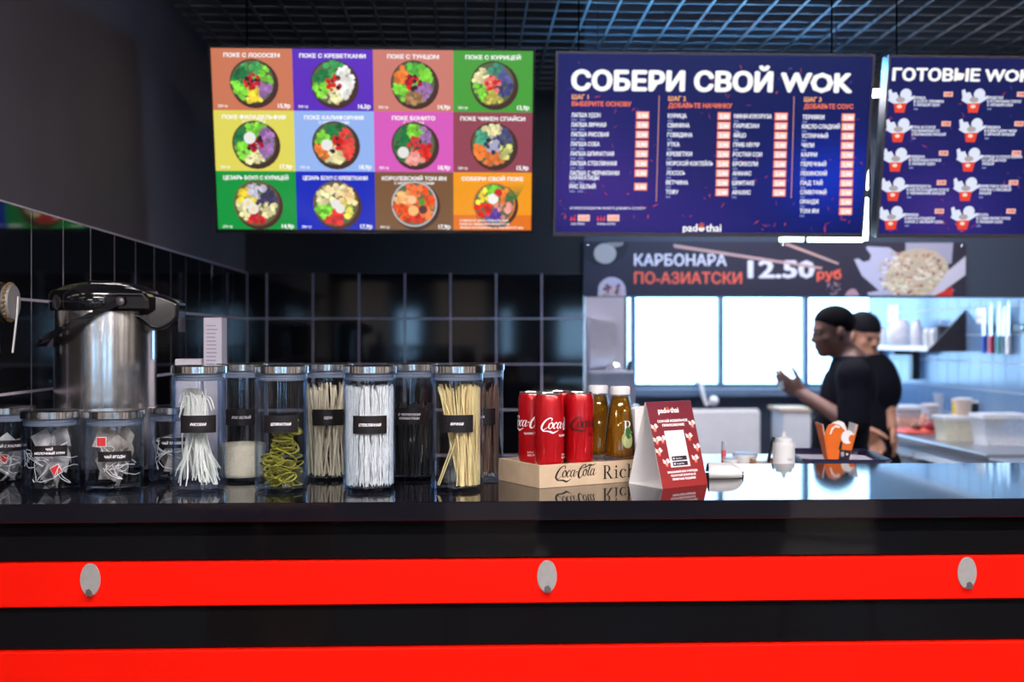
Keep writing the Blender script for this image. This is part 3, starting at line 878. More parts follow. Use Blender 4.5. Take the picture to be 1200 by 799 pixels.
for px, py, lab in ((106, 679, 'oval steel bag hook on the red board below the tea jars'), (641, 675, 'oval steel bag hook on the red board below the drink cans'), (1133, 671, 'oval steel bag hook at the right end of the red board')):
    c = at(px, py, YF + .0175)
    t = thing('bag_hook', lab, 'hook', c, group='bag hooks')
    Mx = Matrix.Rotation(R(90), 4, 'X') @ Matrix.Diagonal((1, 1.62, 1, 1))
    MB().lathe([(0, 0), (.0175, 0), (.0182, .0008), (.0175, .0022), (0, .0024)], 32, Mx).build('plate', M['steel_hook'], t)
    MB().prism([(-.0055, -.0275), (.0065, -.0275), (.0062, -.019), (.001, -.014), (-.005, -.017)], -.011, -.009).prism([(-.0055, -.0275), (.0065, -.0275), (.0065, -.0255), (-.0055, -.0255)], -.0105, -.0015).build('hook', M['steel'], t, 0)

# ------------------------------------------------------------------ jars
def jar_glass(r, h):
    b = MB(); t = .0026
    b.lathe([(0, 0), (r * .86, 0), (r * .97, .0025), (r, .008), (r, h), (r - t, h), (r - t, .012), (r * .9, .0075), (0, .007)], 48)
    return b


def jar(name, label, cx, cy, r, h, lab_uv, text, cat='jar', group='jars', rz=0):
    """lab_uv: angle offset (m along the wall), centre height, width, height of the sticker"""
    t = thing(name, label, cat, (cx, cy, ZT), 0, group)
    jar_glass(r, h).build('glass_body', M['glass'], t)
    lid = MB().lathe([(0, h + .0155), (r * .9, h + .0155), (r * 1.02, h + .0150), (r * 1.045, h + .0135), (r * 1.045, h + .0012), (r * 1.02, h + .0005), (0, h + .0005)], 48).build('lid', M['steel'], t)
    MB().lathe([(0, h - .0005), (r - .0034, h - .0005), (r - .0032, h - .006), (r - .0045, h - .008), (r - .0032, h - .010), (r - .004, h - .0135), (0, h - .0135)], 40).build('seal', M['seal'], lid)
    du, zc, lw, lh = lab_uv
    view = math.atan2(cx, cy)
    p = Pr()
    p.grid(-lw / 2, -lh / 2, lw / 2, lh / 2, (16, 12, 18), 0)
    n = len(text)
    for i, s in enumerate(text):
        y = (-.0028 if n == 1 else (.0012 - i * .0078))
        p.text(s, 0, y, h=.0056 if n == 1 else .0050, w=min(lw * .9, len(s) * .0043), align='C', bold=.04, shear=.25, c=(238, 236, 242))
    o = p.build('label', M['label'], t, bend=r + .0006)
    a = -view + du / r        # turned so that the sticker faces the customer
    o.rotation_euler = (R(90), 0, a)
    o.location = ((r + .0006) * math.sin(a), -(r + .0006) * math.cos(a), zc)
    return t


def circ(r): 
    a = random.uniform(0, 6.283); q = r * math.sqrt(random.random()); return q * math.cos(a), q * math.sin(a)


def stuff(b, name, m, cx, cy, label, cat, smooth=60):
    o = b.build(name, m, None, smooth); o.location = (cx, cy, ZT)
    return tag(o, label, cat, kind='stuff')


RT, HT = .0505, .2255
YFJ, YBJ = 2.246, 2.418
rice_n = mat('rice_noodle', (0.86, 0.87, 0.82), 0.35, noise=(60, .06))
glass_n = mat('glass_noodle', (0.80, 0.82, 0.83), 0.4, noise=(120, .12))
spin_n = mat('spinach_noodle', (0.38, 0.36, 0.05), 0.45, noise=(70, .35))
egg_n = mat('egg_noodle', (0.88, 0.70, 0.34), 0.5, noise=(40, .1))
udon_n = mat('udon_noodle', (0.80, 0.70, 0.52), 0.5, noise=(40, .1))
ink_n = mat('ink_noodle', (0.022, 0.020, 0.022), 0.3, noise=(40, .2))
soba_n = mat('soba_noodle', (0.15, 0.085, 0.06), 0.5, noise=(40, .25))
rice_m = mat('white_rice', (0.86, 0.76, 0.58), 0.5, noise=(400, .12))

# front row
cx = atX(233.5, YFJ)
jar('tall_jar', 'tall glass jar of loose white rice noodles, first in the front row', cx, YFJ, RT, HT, (-.002, .131, .070, .033), ['РИСОВАЯ'], group='tall noodle jars')
b = MB()
for i in range(105):
    x, y = circ(.019); x -= .008
    ex, ey = circ(.043); top = random.uniform(.165, .198); end = random.uniform(.012, .045)
    if i % 3 == 0: ex, ey = ex * .5 + .012, ey * .8
    pts = []
    a = random.uniform(0, 6.28); am = random.uniform(.002, .007)
    for k in range(11):
        s = k / 10; e = s ** 1.5
        q = Vector((x + (ex - x) * e + am * math.sin(a + s * 6), y + (ey - y) * e + am * math.cos(a * 1.3 + s * 5), top + (end - top) * s))
        l = math.hypot(q.x, q.y)
        if l > .0455: q.x *= .0455 / l; q.y *= .0455 / l
        pts.append(q)
    if i % 5 == 0:    # bent over at the top
        pts = [Vector((pts[0].x - .004 * (4 - k) * (1 if i % 2 else -1), pts[0].y, pts[0].z - .008 * (3 - k) ** 2 * .35)) for k in range(3)] + pts
    b.tube(pts, .00125, 5)
stuff(b, 'rice_noodles', rice_n, cx, YFJ, 'white rice noodles hanging loosely in the first tall jar', 'noodles')

cx = atX(329.8, YFJ)
jar('tall_jar', 'tall glass jar with green spinach noodle nests, second in the front row', cx, YFJ, RT, HT, (-.001, .131, .068, .033), ['ШПИНАТНАЯ'], group='tall noodle jars')
b = MB()
for i in range(62):
    z0 = .013 + (i / 62) * .112; rr = random.uniform(.011, .024)
    l = .044 - rr; a = random.uniform(0, 6.283); q = l * math.sqrt(random.random())
    x, y = q * math.cos(a), q * math.sin(a)
    if z0 > .07 and x < -.004: x = abs(x) * .6
    tx, ty = random.uniform(-.7, .7), random.uniform(-.6, .6)
    a0 = random.uniform(0, 6.28); L = random.uniform(4.2, 6.6)
    pts = []
    for k in range(15):
        aa = a0 + L * k / 14; ux, uy = rr * math.cos(aa), rr * math.sin(aa)
        qq = Vector((x + ux, y + uy, max(.0105, min(.135, z0 + ux * tx + uy * ty))))
        ll = math.hypot(qq.x, qq.y)
        if ll > .0455: qq.x *= .0455 / ll; qq.y *= .0455 / ll
        pts.append(qq)
    b.tube(pts, .0024, 6, flat=.6)
stuff(b, 'spinach_noodles', spin_n, cx, YFJ, 'olive green coiled spinach noodle nests filling half a jar', 'noodles')

cx = atX(433, YFJ)
jar('tall_jar', 'tall glass jar packed with fine white glass noodles, third in the front row', cx, YFJ, RT, HT, (.001, .129, .069, .034), ['СТЕКЛЯННАЯ'], group='tall noodle jars')
b = MB()
for i in range(420):
    x, y = circ(.0458)
    if i % 2: s_ = .0452 / max(1e-4, math.hypot(x, y)); x *= s_; y *= s_
    a = random.uniform(0, 6.28); am = random.uniform(.0006, .002); top = random.uniform(.190, .204); end = random.uniform(.010, .02)
    pts = []
    for k in range(9):
        s = k / 8; q = Vector((x + am * math.sin(a + s * 17) , y + am * math.cos(a + s * 14), top + (end - top) * s))
        l = math.hypot(q.x, q.y)
        if l > .0458: q.x *= .0458 / l; q.y *= .0458 / l
        pts.append(q)
    b.tube(pts, random.uniform(.0007, .0012), 4)
stuff(b, 'glass_noodles', glass_n, cx, YFJ, 'fine white glass noodles filling the third tall jar', 'noodles')


def sticks(n, r, rr, tilt, z0, z1, xlim=None, lean=0.0):
    b = MB(); k = 0
    while k < n:
        x, y = circ(r)
        if xlim and not (xlim[0] < x < xlim[1]): continue
        ex = x + random.gauss(0, tilt) + lean; ey = y + random.gauss(0, tilt)
        l = math.hypot(ex, ey)
        if l > r: ex *= r / l; ey *= r / l
        b.tube([(x, y, z0), ((x + ex) / 2, (y + ey) / 2, (z0 + z1) / 2), (ex, ey, random.uniform(z1 - .02, z1))], rr, 5); k += 1
    return b


cx = atX(535.5, YFJ)
jar('tall_jar', 'tall glass jar of yellow egg noodle sticks, nearest the drink cans', cx, YFJ, RT, HT, (.0, .1305, .067, .033), ['ЯИЧНАЯ'], group='tall noodle jars')
b = sticks(120, .0445, .00135, .008, .0105, .205, (.006, .05))
for k in range(32):
    x = random.uniform(-.040, -.01); b.tube([(random.uniform(.004, .03), random.uniform(-.03, .03), .0105), (x, random.uniform(-.025, .02), random.uniform(.19, .205))], .00135, 5)
b.tube([(-.034, -.022, .0105), (-.004, -.036, .09), (.018, -.036, .2)], .00135, 5); b.tube([(-.037, -.012, .0105), (.03, -.02, .2)], .00135, 5)
b.tube([(.0, -.034, .0105), (.004, -.03, .1), (-.036, -.02, .2)], .00135, 5)
stuff(b, 'egg_noodles', egg_n, cx, YFJ, 'yellow straight egg noodles leaning in the jar nearest the cans', 'noodles')

# back row
cx = atX(284, YBJ)
jar('tall_jar', 'tall glass jar one third full of white rice, back row', cx, YBJ, RT, HT, (-.002, .132, .068, .033), ['РИС БЕЛЫЙ'], group='tall noodle jars')
b = MB()
prof = [(0, .008), (.044, .008), (.0462, .013), (.0462, .072), (.040, .0745), (.02, .0765), (0, .077)]
b.lathe(prof, 40)
for i in range(1500):
    a = random.uniform(0, 6.283)
    if i % 3: c = (.0463 * math.cos(a), .0463 * math.sin(a), random.uniform(.012, .073))
    else:
        q = .046 * math.sqrt(random.random()); c = (q * math.cos(a), q * math.sin(a), .0768 - q * .06)
    Mx = Matrix.Translation(c) @ Matrix.Rotation(random.uniform(0, 6), 4, Vector((random.gauss(0, 1), random.gauss(0, 1), random.gauss(0, 1))).normalized())
    b.add([(.0028, 0, 0), (-.0028, 0, 0), (0, .001, 0), (0, -.001, 0), (0, 0, .001), (0, 0, -.001)], [(0, 2, 4), (2, 1, 4), (1, 3, 4), (3, 0, 4), (2, 0, 5), (1, 2, 5), (3, 1, 5), (0, 3, 5)], Mx)
stuff(b, 'white_rice', rice_m, cx, YBJ, 'white rice grains in the bottom of a tall back-row jar', 'rice', 0)

cx = atX(384, YBJ)
jar('tall_jar', 'tall glass jar of pale udon sticks, back row behind the glass noodles', cx, YBJ, RT, HT, (.001, .131, .068, .033), ['УДОН'], group='tall noodle jars')
stuff(sticks(62, .044, .0021, .022, .0105, .203), 'udon_noodles', udon_n, cx, YBJ, 'pale thick udon sticks crossing in a back-row jar', 'noodles')
cx = atX(483, YBJ)
jar('tall_jar', 'tall glass jar of black ink noodles, back row', cx, YBJ, RT, HT, (-.006, .1335, .070, .034), ['С ЧЕРНИЛАМИ', 'КАРАКАТИЦЫ'], group='tall noodle jars')
stuff(sticks(120, .0445, .0015, .008, .0105, .16), 'ink_noodles', ink_n, cx, YBJ, 'black cuttlefish ink noodles in a back-row jar', 'noodles')
cx = atX(561.5, YBJ)
jar('tall_jar', 'tall glass jar of brown soba noodles, rightmost in the back row', cx, YBJ, RT, HT, (.002, .132, .068, .033), ['СОБА'], group='tall noodle jars')
stuff(sticks(130, .0445, .0014, .006, .0105, .2), 'soba_noodles', soba_n, cx, YBJ, 'dark brown soba noodles in the rightmost jar', 'noodles')

# small tea jars
gz = gauze_mat('tea_gauze', (0.90, 0.89, 0.92), .42)
gz2 = gauze_mat('tea_gauze_brown', (0.66, 0.60, 0.56), .45)
leaf = mat('tea_leaf', (0.08, 0.04, 0.025), .8, noise=(200, .5))
tagm = mat('tag_red', (0.75, 0.03, 0.03), .5, noise=(60, .1))


def pouch(w, h, d):
    b = MB(); n, m = 8, 6
    for s in (1, -1):
        vs = []; fs = []
        for i in range(n + 1):
            for j in range(m + 1):
                u, v = i / n, j / m
                z = s * d * (math.sin(math.pi * u) ** .6) * (math.sin(math.pi * v) ** .6) * (1 + .15 * math.sin(7 * u + 3 * v))
                vs.append(((u - .5) * w * (1 - .25 * v), z, (v - .5) * h))
        for i in range(n):
            for j in range(m):
                a = i * (m + 1) + j; fs.append((a, a + 1, a + m + 2, a + m + 1))
        b.add(vs, fs)
    return b


me_p = pouch(.050, .042, .007).mesh('pouch', 50); me_p.materials.append(gz)
me_p2 = me_p.copy(); me_p2.materials.clear(); me_p2.materials.append(gz2)
me_l = MB().ball((0, 0, -.008), .016, 10, 6, (1, .25, .55), jit=.15).mesh('tea_leaves', 50); me_l.materials.append(leaf)
me_t = MB().box(-.008, .008, -.0004, .0004, -.007, .009).mesh('tag', 0); me_t.materials.append(tagm)
me_tw = MB().box(-.0095, .0095, -.0003, .0003, -.0085, .0105).mesh('tag_edge', 0); me_tw.materials.append(M['white'])


def tea_bag(cx, cy, x, y, z, rot, m2, label, grp, tagpos=None, leaves=True, s=1.0):
    t = thing('tea_bag', label, 'tea bag', (cx + x, cy + y, ZT + z), group=grp)
    t.rotation_euler = rot
    o = obj('pouch', me_p2 if m2 else me_p, None, t); o.scale = (s, s, s)
    if leaves: o2 = obj('tea_leaves', me_l, None, t); o2.scale = (s, s, s)
    if tagpos is not None:
        I = (Matrix.Translation(t.location) @ t.rotation_euler.to_matrix().to_4x4()).inverted()
        q = I @ Vector((cx + tagpos[0], cy + tagpos[1], ZT + tagpos[2]))
        mid = q * .5 + Vector((random.uniform(-.008, .008), -.012, random.uniform(0, .012)))
        pts = []
        for k in range(9):
            s_ = k / 8; a = Vector((0, 0, .02)); pts.append(a * (1 - s_) ** 2 + mid * 2 * s_ * (1 - s_) + q * s_ * s_)
        MB().tube(pts, .0006, 5).build('string', M['white'], t)
        g = obj('tag', me_t, None, t); g.location = q
        g.rotation_euler = (t.rotation_euler.to_matrix().inverted() @ Matrix.Rotation(tagpos[3], 3, 'Y')).to_euler()
        e = obj('tag_edge', me_tw, None, g); e.location = (0, .0008, 0)
    return t


RS, HS = .0555, .1385


def in_jar(x, y, lim):
    l = math.hypot(x, y); 
    return (x, y) if l < lim else (x * lim / l, y * lim / l)


def fill_tea(cx, cy, n, m2, label, grp, tags, top=.125, loops=5):
    for i in range(n):
        a = i * 2.4; q = .027 * (.35 + .65 * ((i * .37) % 1))
        x, y = in_jar(q * math.cos(a), q * math.sin(a), .026)
        z = .030 + (top - .052) * (i / max(1, n - 1))
        rot = (random.uniform(-.6, .6), random.uniform(-1.2, 1.2), random.uniform(0, 6.28))
        tea_bag(cx, cy, x, y, z, rot, m2, label, grp, tags.get(i), s=.86)
    # paper strings curling against the glass belong to the bags' heap
    b = MB()
    for k in range(loops):
        a0 = random.uniform(3.6, 5.2); L = random.uniform(.8, 1.3); z0 = random.uniform(.03, .08); rz_ = random.uniform(.012, .022)
        b.tube([((.0505) * math.cos(a0 + L * (s / 14) * (.6 + .4 * math.sin(s))), .0505 * math.sin(a0 + L * (s / 14) * (.6 + .4 * math.sin(s))), z0 + rz_ * math.sin(s * .6 + k)) for s in range(15)], .0007, 5)
    return stuff(b, 'tea_strings', M['white'], cx, cy, label.replace('tea bag', 'loose looping tea bag strings pressed against the glass', 1)[:90], 'string')


YS1, YS2 = 2.277, 2.405
cx = atX(60.5, YS1)
jar('tea_jar', 'short glass tea jar with steel lid, two line label reading ЧАЙ МОЛОЧНЫЙ УЛУН', cx, YS1, RS, HS, (-.004, .079, .066, .0205), ['ЧАЙ', 'МОЛОЧНЫЙ УЛУН'], group='short tea jars')
fill_tea(cx, YS1, 14, False, 'white tea bag in the short jar labelled ЧАЙ МОЛОЧНЫЙ УЛУН', 'milk oolong tea bags', {8: (.022, -.037, .040, -.5)})
cx = atX(134, YS1)
jar('tea_jar', 'short glass tea jar in front of the steel air pot, one line label', cx, YS1, RS, HS, (.001, .068, .064, .0195), ['ЧАЙ ЯГОДЫ'], group='short tea jars')
fill_tea(cx, YS1, 14, True, 'brownish tea bag in the short jar before the air pot', 'tea bags before the air pot', {11: (-.012, -.042, .094, 0.0)})
cx = atX(7, YS2)
jar('tea_jar', 'short glass tea jar cut by the left picture edge', cx, YS2, RS, HS, (.012, .077, .066, .022), ['ЧАЙ С ЖАСМИНОМ'], group='short tea jars')
fill_tea(cx, YS2, 11, False, 'tea bag in the short jar cut by the left picture edge', 'tea bags at the picture edge', {7: (.010, -.042, .050, .2)}, top=.1)
cx = atX(207, YS2)
jar('tea_jar', 'short glass tea jar half hidden behind the rice noodle jar', cx, YS2, RS, HS, (-.004, .082, .062, .021), ['ЧАЙ ТРАВЯНОЙ'], group='short tea jars')
fill_tea(cx, YS2, 9, True, 'brown tea bag in the short jar behind the rice noodles', 'tea bags behind the rice noodles', {}, top=.085)

# ------------------------------------------------------------------ air pot
YA = 2.50; cx = atX(124, YA)
t = thing('air_pot', 'brushed steel pump air pot with black spout head and carrying handle', 'flask', (cx, YA, ZT))
MB().lathe([(0, .012), (.1035, .012), (.1045, .02), (.1045, .34), (.1035, .352), (.09, .356), (0, .356)], 64).build('body', M['steel_brushed'], t)
MB().lathe([(0, 0), (.108, 0), (.11, .004), (.11, .018), (.105, .024), (0, .024)], 48).build('base_ring', M['plastic_black'], t)
hd = MB()
hd.lathe([(.103, .350), (.1115, .350), (.1135, .356), (.1135, .384), (.109, .392), (.085, .403), (.05, .411), (0, .414)], 56)
head = hd.build('head', M['plastic_black'], t)
# spout: outline in x-z, narrower to the tip
prof = [(-.02, .413), (.03, .4125), (.062, .405), (.098, .392), (.135, .380), (.158, .372), (.162, .362), (.161, .338), (.152, .325), (.136, .313), (.122, .309), (.108, .314), (.088, .330), (.06, .343), (.02, .352)]
sb = MB(); n = len(prof)
def wid(x): return .07 if x < .07 else .07 - (x - .07) * .36
vs = []
for s_ in (-1, 1):
    for x, z in prof: vs.append((x, s_ * wid(x), z))
    for x, z in prof: vs.append((x * .985 + .001, s_ * (wid(x) - .007), z + (.004 if z < .36 else -.0005) * 0))
fs = []
for i in range(n):
    j = (i + 1) % n; fs.append((i, j, 2 * n + j, 2 * n + i))
fs.append(tuple(range(n - 1, -1, -1))); fs.append(tuple(range(2 * n, 3 * n)))
sb.add(vs[:n] + vs[2 * n:3 * n], [(i, (i + 1) % n, n + (i + 1) % n, n + i) for i in range(n)] + [tuple(range(n - 1, -1, -1)), tuple(range(n, 2 * n))])
o = sb.build('spout', M['plastic_black'], t)
bv = o.modifiers.new('b', 'BEVEL'); bv.width = .006; bv.segments = 3; bv.limit_method = 'ANGLE'; bv.angle_limit = R(40)
MB().box(.159, .1615, -.026, .026, .306, .368).build('spout_lip', M['plastic_dark'], o, 0)
MB().box(.028, .120, -.112, -.05, .348, .384, bev=.006).build('handle_mount', M['plastic_black'], t)
MB().tube([(.030, -.1125, .366), (.034, -.1125, .381), (.06, -.1125, .3835), (.108, -.1125, .3825), (.118, -.1125, .370)], .0018, 8).build('mount_line', M['bezel_line'], t)
ha = MB()
pl = [(.066, -.118, .368), (.02, -.130, .345), (-.04, -.130, .314), (-.085, -.112, .294), (-.115, -.065, .286), (-.124, 0, .284), (-.115, .065, .286), (-.085, .112, .294), (-.04, .130, .314), (.02, .130, .345), (.066, .118, .368)]
for i in range(len(pl) - 1):
    pass
vs = []; fs = []
for i, q in enumerate(pl):
    q = Vector(q); hgt = .0115
    out = Vector((q.x + .02, q.y, 0)).normalized() * .004
    nn = Vector((.55, 0, .83)) * hgt
    vs += [q - out - nn, q + out - nn, q + out + nn, q - out + nn]
for i in range(len(pl) - 1):
    for k in range(4): fs.append((i * 4 + k, i * 4 + (k + 1) % 4, i * 4 + 4 + (k + 1) % 4, i * 4 + 4 + k))
fs += [(3, 2, 1, 0), tuple(len(vs) - 4 + k for k in range(4))]
ha.add(vs, fs); ha.build('carrying_handle', M['plastic_black'], t, 30)
for sy in (-.122, .114): MB().ball((.066, sy, .368), .009, 12, 8, (1, .5, 1)).build('handle_pivot', M['bezel_line'], t)

# cartons behind the jars
xa, xb = atX(238.5, 2.57), atX(260, 2.57)
t = thing('carton', 'tall narrow lavender white carton standing behind the rice noodle jar', 'carton', ((xa + xb) / 2, 2.59, ZT))
hw = (xb - xa) / 2
MB().box(-hw, hw, -.02, .035, 0, .338, bev=.001).build('box', M['carton'], t)
p = Pr()
for k in range(15): p.rect(-hw * .7, .20 + k * .0085, hw * random.uniform(.2, .7), .2025 + k * .0085, (125, 118, 145), 1)
o = p.build('print', M['print'], t); o.location = (0, -.0203, 0); o.rotation_euler = (R(90), 0, 0)
xa, xb = atX(207, 2.57), atX(236.5, 2.57)
t = thing('carton', 'low white paper carton between the air pot and the tall carton', 'carton', ((xa + xb) / 2, 2.59, ZT))
hw = (xb - xa) / 2
MB().box(-hw, hw, -.03, .035, 0, .243, bev=.001).build('box', M['carton'], t)
MB().box(-hw - .001, hw + .001, -.031, .036, .225, .247, bev=.001).build('lid', M['carton'], t)

# ribbon spool on the left wall
yy = 2.435; zc = at(11, 354, 2.435).z
t = thing('ribbon_spool', 'round grey and gold ribbon spool hooked on the left wall', 'spool', (XW + .009, yy, zc))
Mx = Matrix.Rotation(R(90), 4, 'Y')
MB().lathe([(0, 0), (.036, 0), (.0375, .004), (.0375, .012), (.035, .016), (.012, .017), (0, .017)], 40, Mx).build('disc', mat('spool_grey', (.22, .21, .22), .5, noise=(40, .1)), t)
b = MB()
for k in range(26):
    a = 2 * math.pi * k / 26; b.ball((.008, .038 * math.cos(a), .038 * math.sin(a)), .0042, 6, 4)
b.build('gold_rim', mat('gold', (.55, .38, .16), .35, metal=.9, noise=(60, .2)), t)
MB().add([(.018, .010, .012), (.018, .016, .012), (.019, .006, -.03), (.019, .000, -.03), (.012, .002, -.105), (.012, -.004, -.105),
          (.020, .010, .012), (.020, .016, .012), (.021, .006, -.03), (.021, .000, -.03), (.014, .002, -.105), (.014, -.004, -.105)],
         [(0, 1, 2, 3), (3, 2, 4, 5), (6, 9, 8, 7), (9, 11, 10, 8), (0, 6, 7, 1), (1, 7, 8, 2), (2, 8, 10, 4), (5, 4, 10, 11), (3, 5, 11, 9), (0, 3, 9, 6)]).build('ribbon', M['white'], t, 0)
# ================================================================== DRINKS, TENT CARD, PAPERS
def cat_rom(P, n=6):
    out = []
    for i in range(len(P) - 1):
        p0, p1, p2, p3 = P[max(i - 1, 0)], P[i], P[i + 1], P[min(i + 2, len(P) - 1)]
        for k in range(n):
            t_ = k / n
            out.append(tuple(.5 * ((2 * p1[j]) + (-p0[j] + p2[j]) * t_ + (2 * p0[j] - 5 * p1[j] + 4 * p2[j] - p3[j]) * t_ ** 2 + (-p0[j] + 3 * p1[j] - 3 * p2[j] + p3[j]) * t_ ** 3) for j in range(len(p1))))
    out.append(tuple(P[-1])); return out


SCRIPT = [
    [(2.3, 2.2, .10), (2.35, 2.65, .2), (1.9, 2.85, .16), (1.2, 2.45, .3), (.65, 1.6, .42), (.5, .8, .42), (.8, .35, .26), (1.3, .5, .12), (1.8, 1.0, .06)],
    [(.7, .45, .1), (1.0, .1, .2), (1.7, .1, .2), (2.5, .0, .3), (3.1, -.25, .34), (3.7, -.05, .2), (4.3, .3, .05)],
    [(2.35, 1.95, .12), (2.0, 1.5, .26), (2.05, .85, .22), (2.4, .65, .12), (2.75, 1.1, .2), (2.7, 1.75, .2), (2.35, 1.95, .1), (2.7, 1.5, .08), (3.1, 1.6, .06)],
    [(3.65, 1.6, .2), (3.45, 1.95, .14), (3.1, 1.6, .26), (3.0, .95, .26), (3.3, .65, .12), (3.8, 1.05, .06)],
    [(4.55, 1.75, .1), (4.2, 1.95, .14), (3.9, 1.5, .26), (3.9, .85, .22), (4.2, .65, .12), (4.55, 1.2, .1)],
    [(4.72, 1.95, .2), (4.6, 1.3, .24), (4.6, .8, .2), (4.85, .65, .1), (5.2, 1.1, .05)],
    [(5.0, 1.5, .18), (5.4, 1.55, .18)],
    [(7.0, 2.2, .1), (7.1, 2.7, .2), (6.7, 2.85, .16), (6.1, 2.45, .3), (5.75, 1.6, .42), (5.75, .75, .4), (6.1, .3, .24), (6.5, .6, .12), (6.75, 1.2, .06)],
    [(6.05, 1.9, .08), (6.5, 2.3, .14), (7.2, 2.35, .22), (7.9, 2.75, .3), (8.7, 2.65, .24), (9.5, 2.95, .05)],
    [(7.1, 1.95, .12), (6.8, 1.5, .26), (6.85, .85, .22), (7.2, .65, .12), (7.5, 1.1, .2), (7.45, 1.75, .2), (7.1, 1.95, .1), (7.5, 1.5, .08), (7.9, 1.7, .06)],
    [(7.8, 1.3, .08), (8.2, 2.1, .12), (8.3, 2.6, .14), (8.1, 2.6, .2), (7.95, 1.7, .26), (7.95, .9, .24), (8.2, .65, .12), (8.55, 1.05, .06)],
    [(9.2, 1.75, .1), (8.85, 1.95, .14), (8.55, 1.5, .26), (8.55, .85, .22), (8.85, .65, .12), (9.2, 1.2, .1)],
    [(9.38, 1.95, .2), (9.25, 1.3, .24), (9.25, .8, .2), (9.5, .65, .1), (9.9, 1.15, .05)]]


def script(p, x, y, w, c, l=2, shear=.22):
    k = w / 10.4
    for i, st in enumerate(SCRIPT):
        q = cat_rom(st); L = []; Rr = []
        for j in range(len(q)):
            a, b = q[max(j - 1, 0)], q[min(j + 1, len(q) - 1)]
            dx, dy = b[0] - a[0], b[1] - a[1]; d = math.hypot(dx, dy) or 1
            nx, ny = -dy / d * q[j][2] / 2, dx / d * q[j][2] / 2
            L.append((q[j][0] + nx, q[j][1] + ny)); Rr.append((q[j][0] - nx, q[j][1] - ny))
        f = lambda u: (x + (u[0] + shear * u[1]) * k, y + u[1] * k)
        for j in range(len(q) - 1):
            p.poly([f(L[j]), f(L[j + 1]), f(Rr[j + 1]), f(Rr[j])], c, l + i * .05)


def strip(p, arc, c, l):
    for j in range(len(arc) - 1):
        (x, y, x2, y2), (u, v, u2, v2) = arc[j], arc[j + 1]
        p.poly([(x, y), (u, v), (u2, v2), (x2, y2)], c, l)


def serif(p, x, y, h, c, word='Rich', l=2):
    def r_(a, b, cc, d): p.rect(x + a * h, y + b * h, x + cc * h, y + d * h, c, l)
    def arc(cx, cy, ro, rv, ri, rj, a0, a1, sh=0):
        s = []
        for k in range(17):
            a = a0 + (a1 - a0) * k / 16
            s.append((x + (cx + ro * math.cos(a)) * h, y + (cy + rv * math.sin(a)) * h, x + (cx + sh + ri * math.cos(a)) * h, y + (cy + rj * math.sin(a)) * h))
        strip(p, s, c, l + .2)
    for ch in word:
        if ch == 'R':
            r_(.10, 0, .24, 1); r_(0, 0, .35, .045); r_(0, .955, .3, 1); r_(.24, .955, .36, 1); r_(.24, .475, .36, .515)
            arc(.36, .737, .29, .263, .14, .22, -math.pi / 2, math.pi / 2)
            p.poly([(x + .30 * h, y + .49 * h), (x + .46 * h, y + .49 * h), (x + .83 * h, y), (x + .66 * h, y)], c, l + .4); r_(.62, 0, .93, .045); x += 1.02 * h
        elif ch == 'i':
            r_(.10, 0, .23, .64); r_(0, 0, .34, .045); r_(0, .595, .2, .64); p.disc(x + .165 * h, y + .86 * h, .085 * h, c, l, 14); x += .45 * h
        elif ch == 'c':
            arc(.33, .32, .33, .335, .20, .29, R(48), R(318), .04); p.disc(x + .53 * h, y + .53 * h, .07 * h, c, l + .6, 10); x += .70 * h
        elif ch == 'h':
            r_(.10, 0, .23, 1); r_(0, 0, .34, .045); r_(0, .955, .2, 1); r_(.52, 0, .65, .42); r_(.42, 0, .76, .045)
            arc(.40, .42, .25, .24, .12, .17, 0, R(165)); x += .85 * h
    return x


TA = R(28)
c0 = onz(632, 572.6, ZT)
TL, TW, TH = .275, .162, .045
t = thing('drinks_tray', 'pale plywood drinks display tray with printed Coca-Cola and Rich lettering', 'tray', c0, TA)
t['label'] = 'pale plywood drinks display tray with black drink names on its front'
e = .007
MB().box(0, TL, 0, e, 0, TH, bev=.0008).build('front_board', M['wood'], t)
MB().box(0, TL, TW - e, TW, 0, TH, bev=.0008).build('back_board', M['wood'], t)
MB().box(0, e, e, TW - e, 0, TH, bev=.0008).build('side_board', M['wood'], t)
MB().box(TL - e, TL, e, TW - e, 0, TH, bev=.0008).build('side_board', M['wood'], t)
MB().box(e, TL - e, e, TW - e, .030, .0372).build('shelf_board', M['wood'], t, 0)
p = Pr(); script(p, .031, .0125, .105, (28, 22, 24)); serif(p, .150, .0095, .0275, (28, 22, 24))
o = p.build('lettering', M['print'], t); o.rotation_euler = (R(90), 0, 0); o.location = (0, -.0002, 0)


def tray_pt(u, v): return (c0.x + u * math.cos(TA) - v * math.sin(TA), c0.y + u * math.sin(TA) + v * math.cos(TA))


can_red = mat('can_red', (0.50, 0.004, 0.010), .24, metal=.35, coat=.4, noise=(20, .04))
alu = mat('aluminium', (.75, .75, .77), .25, metal=1.0, noise=(60, .05))


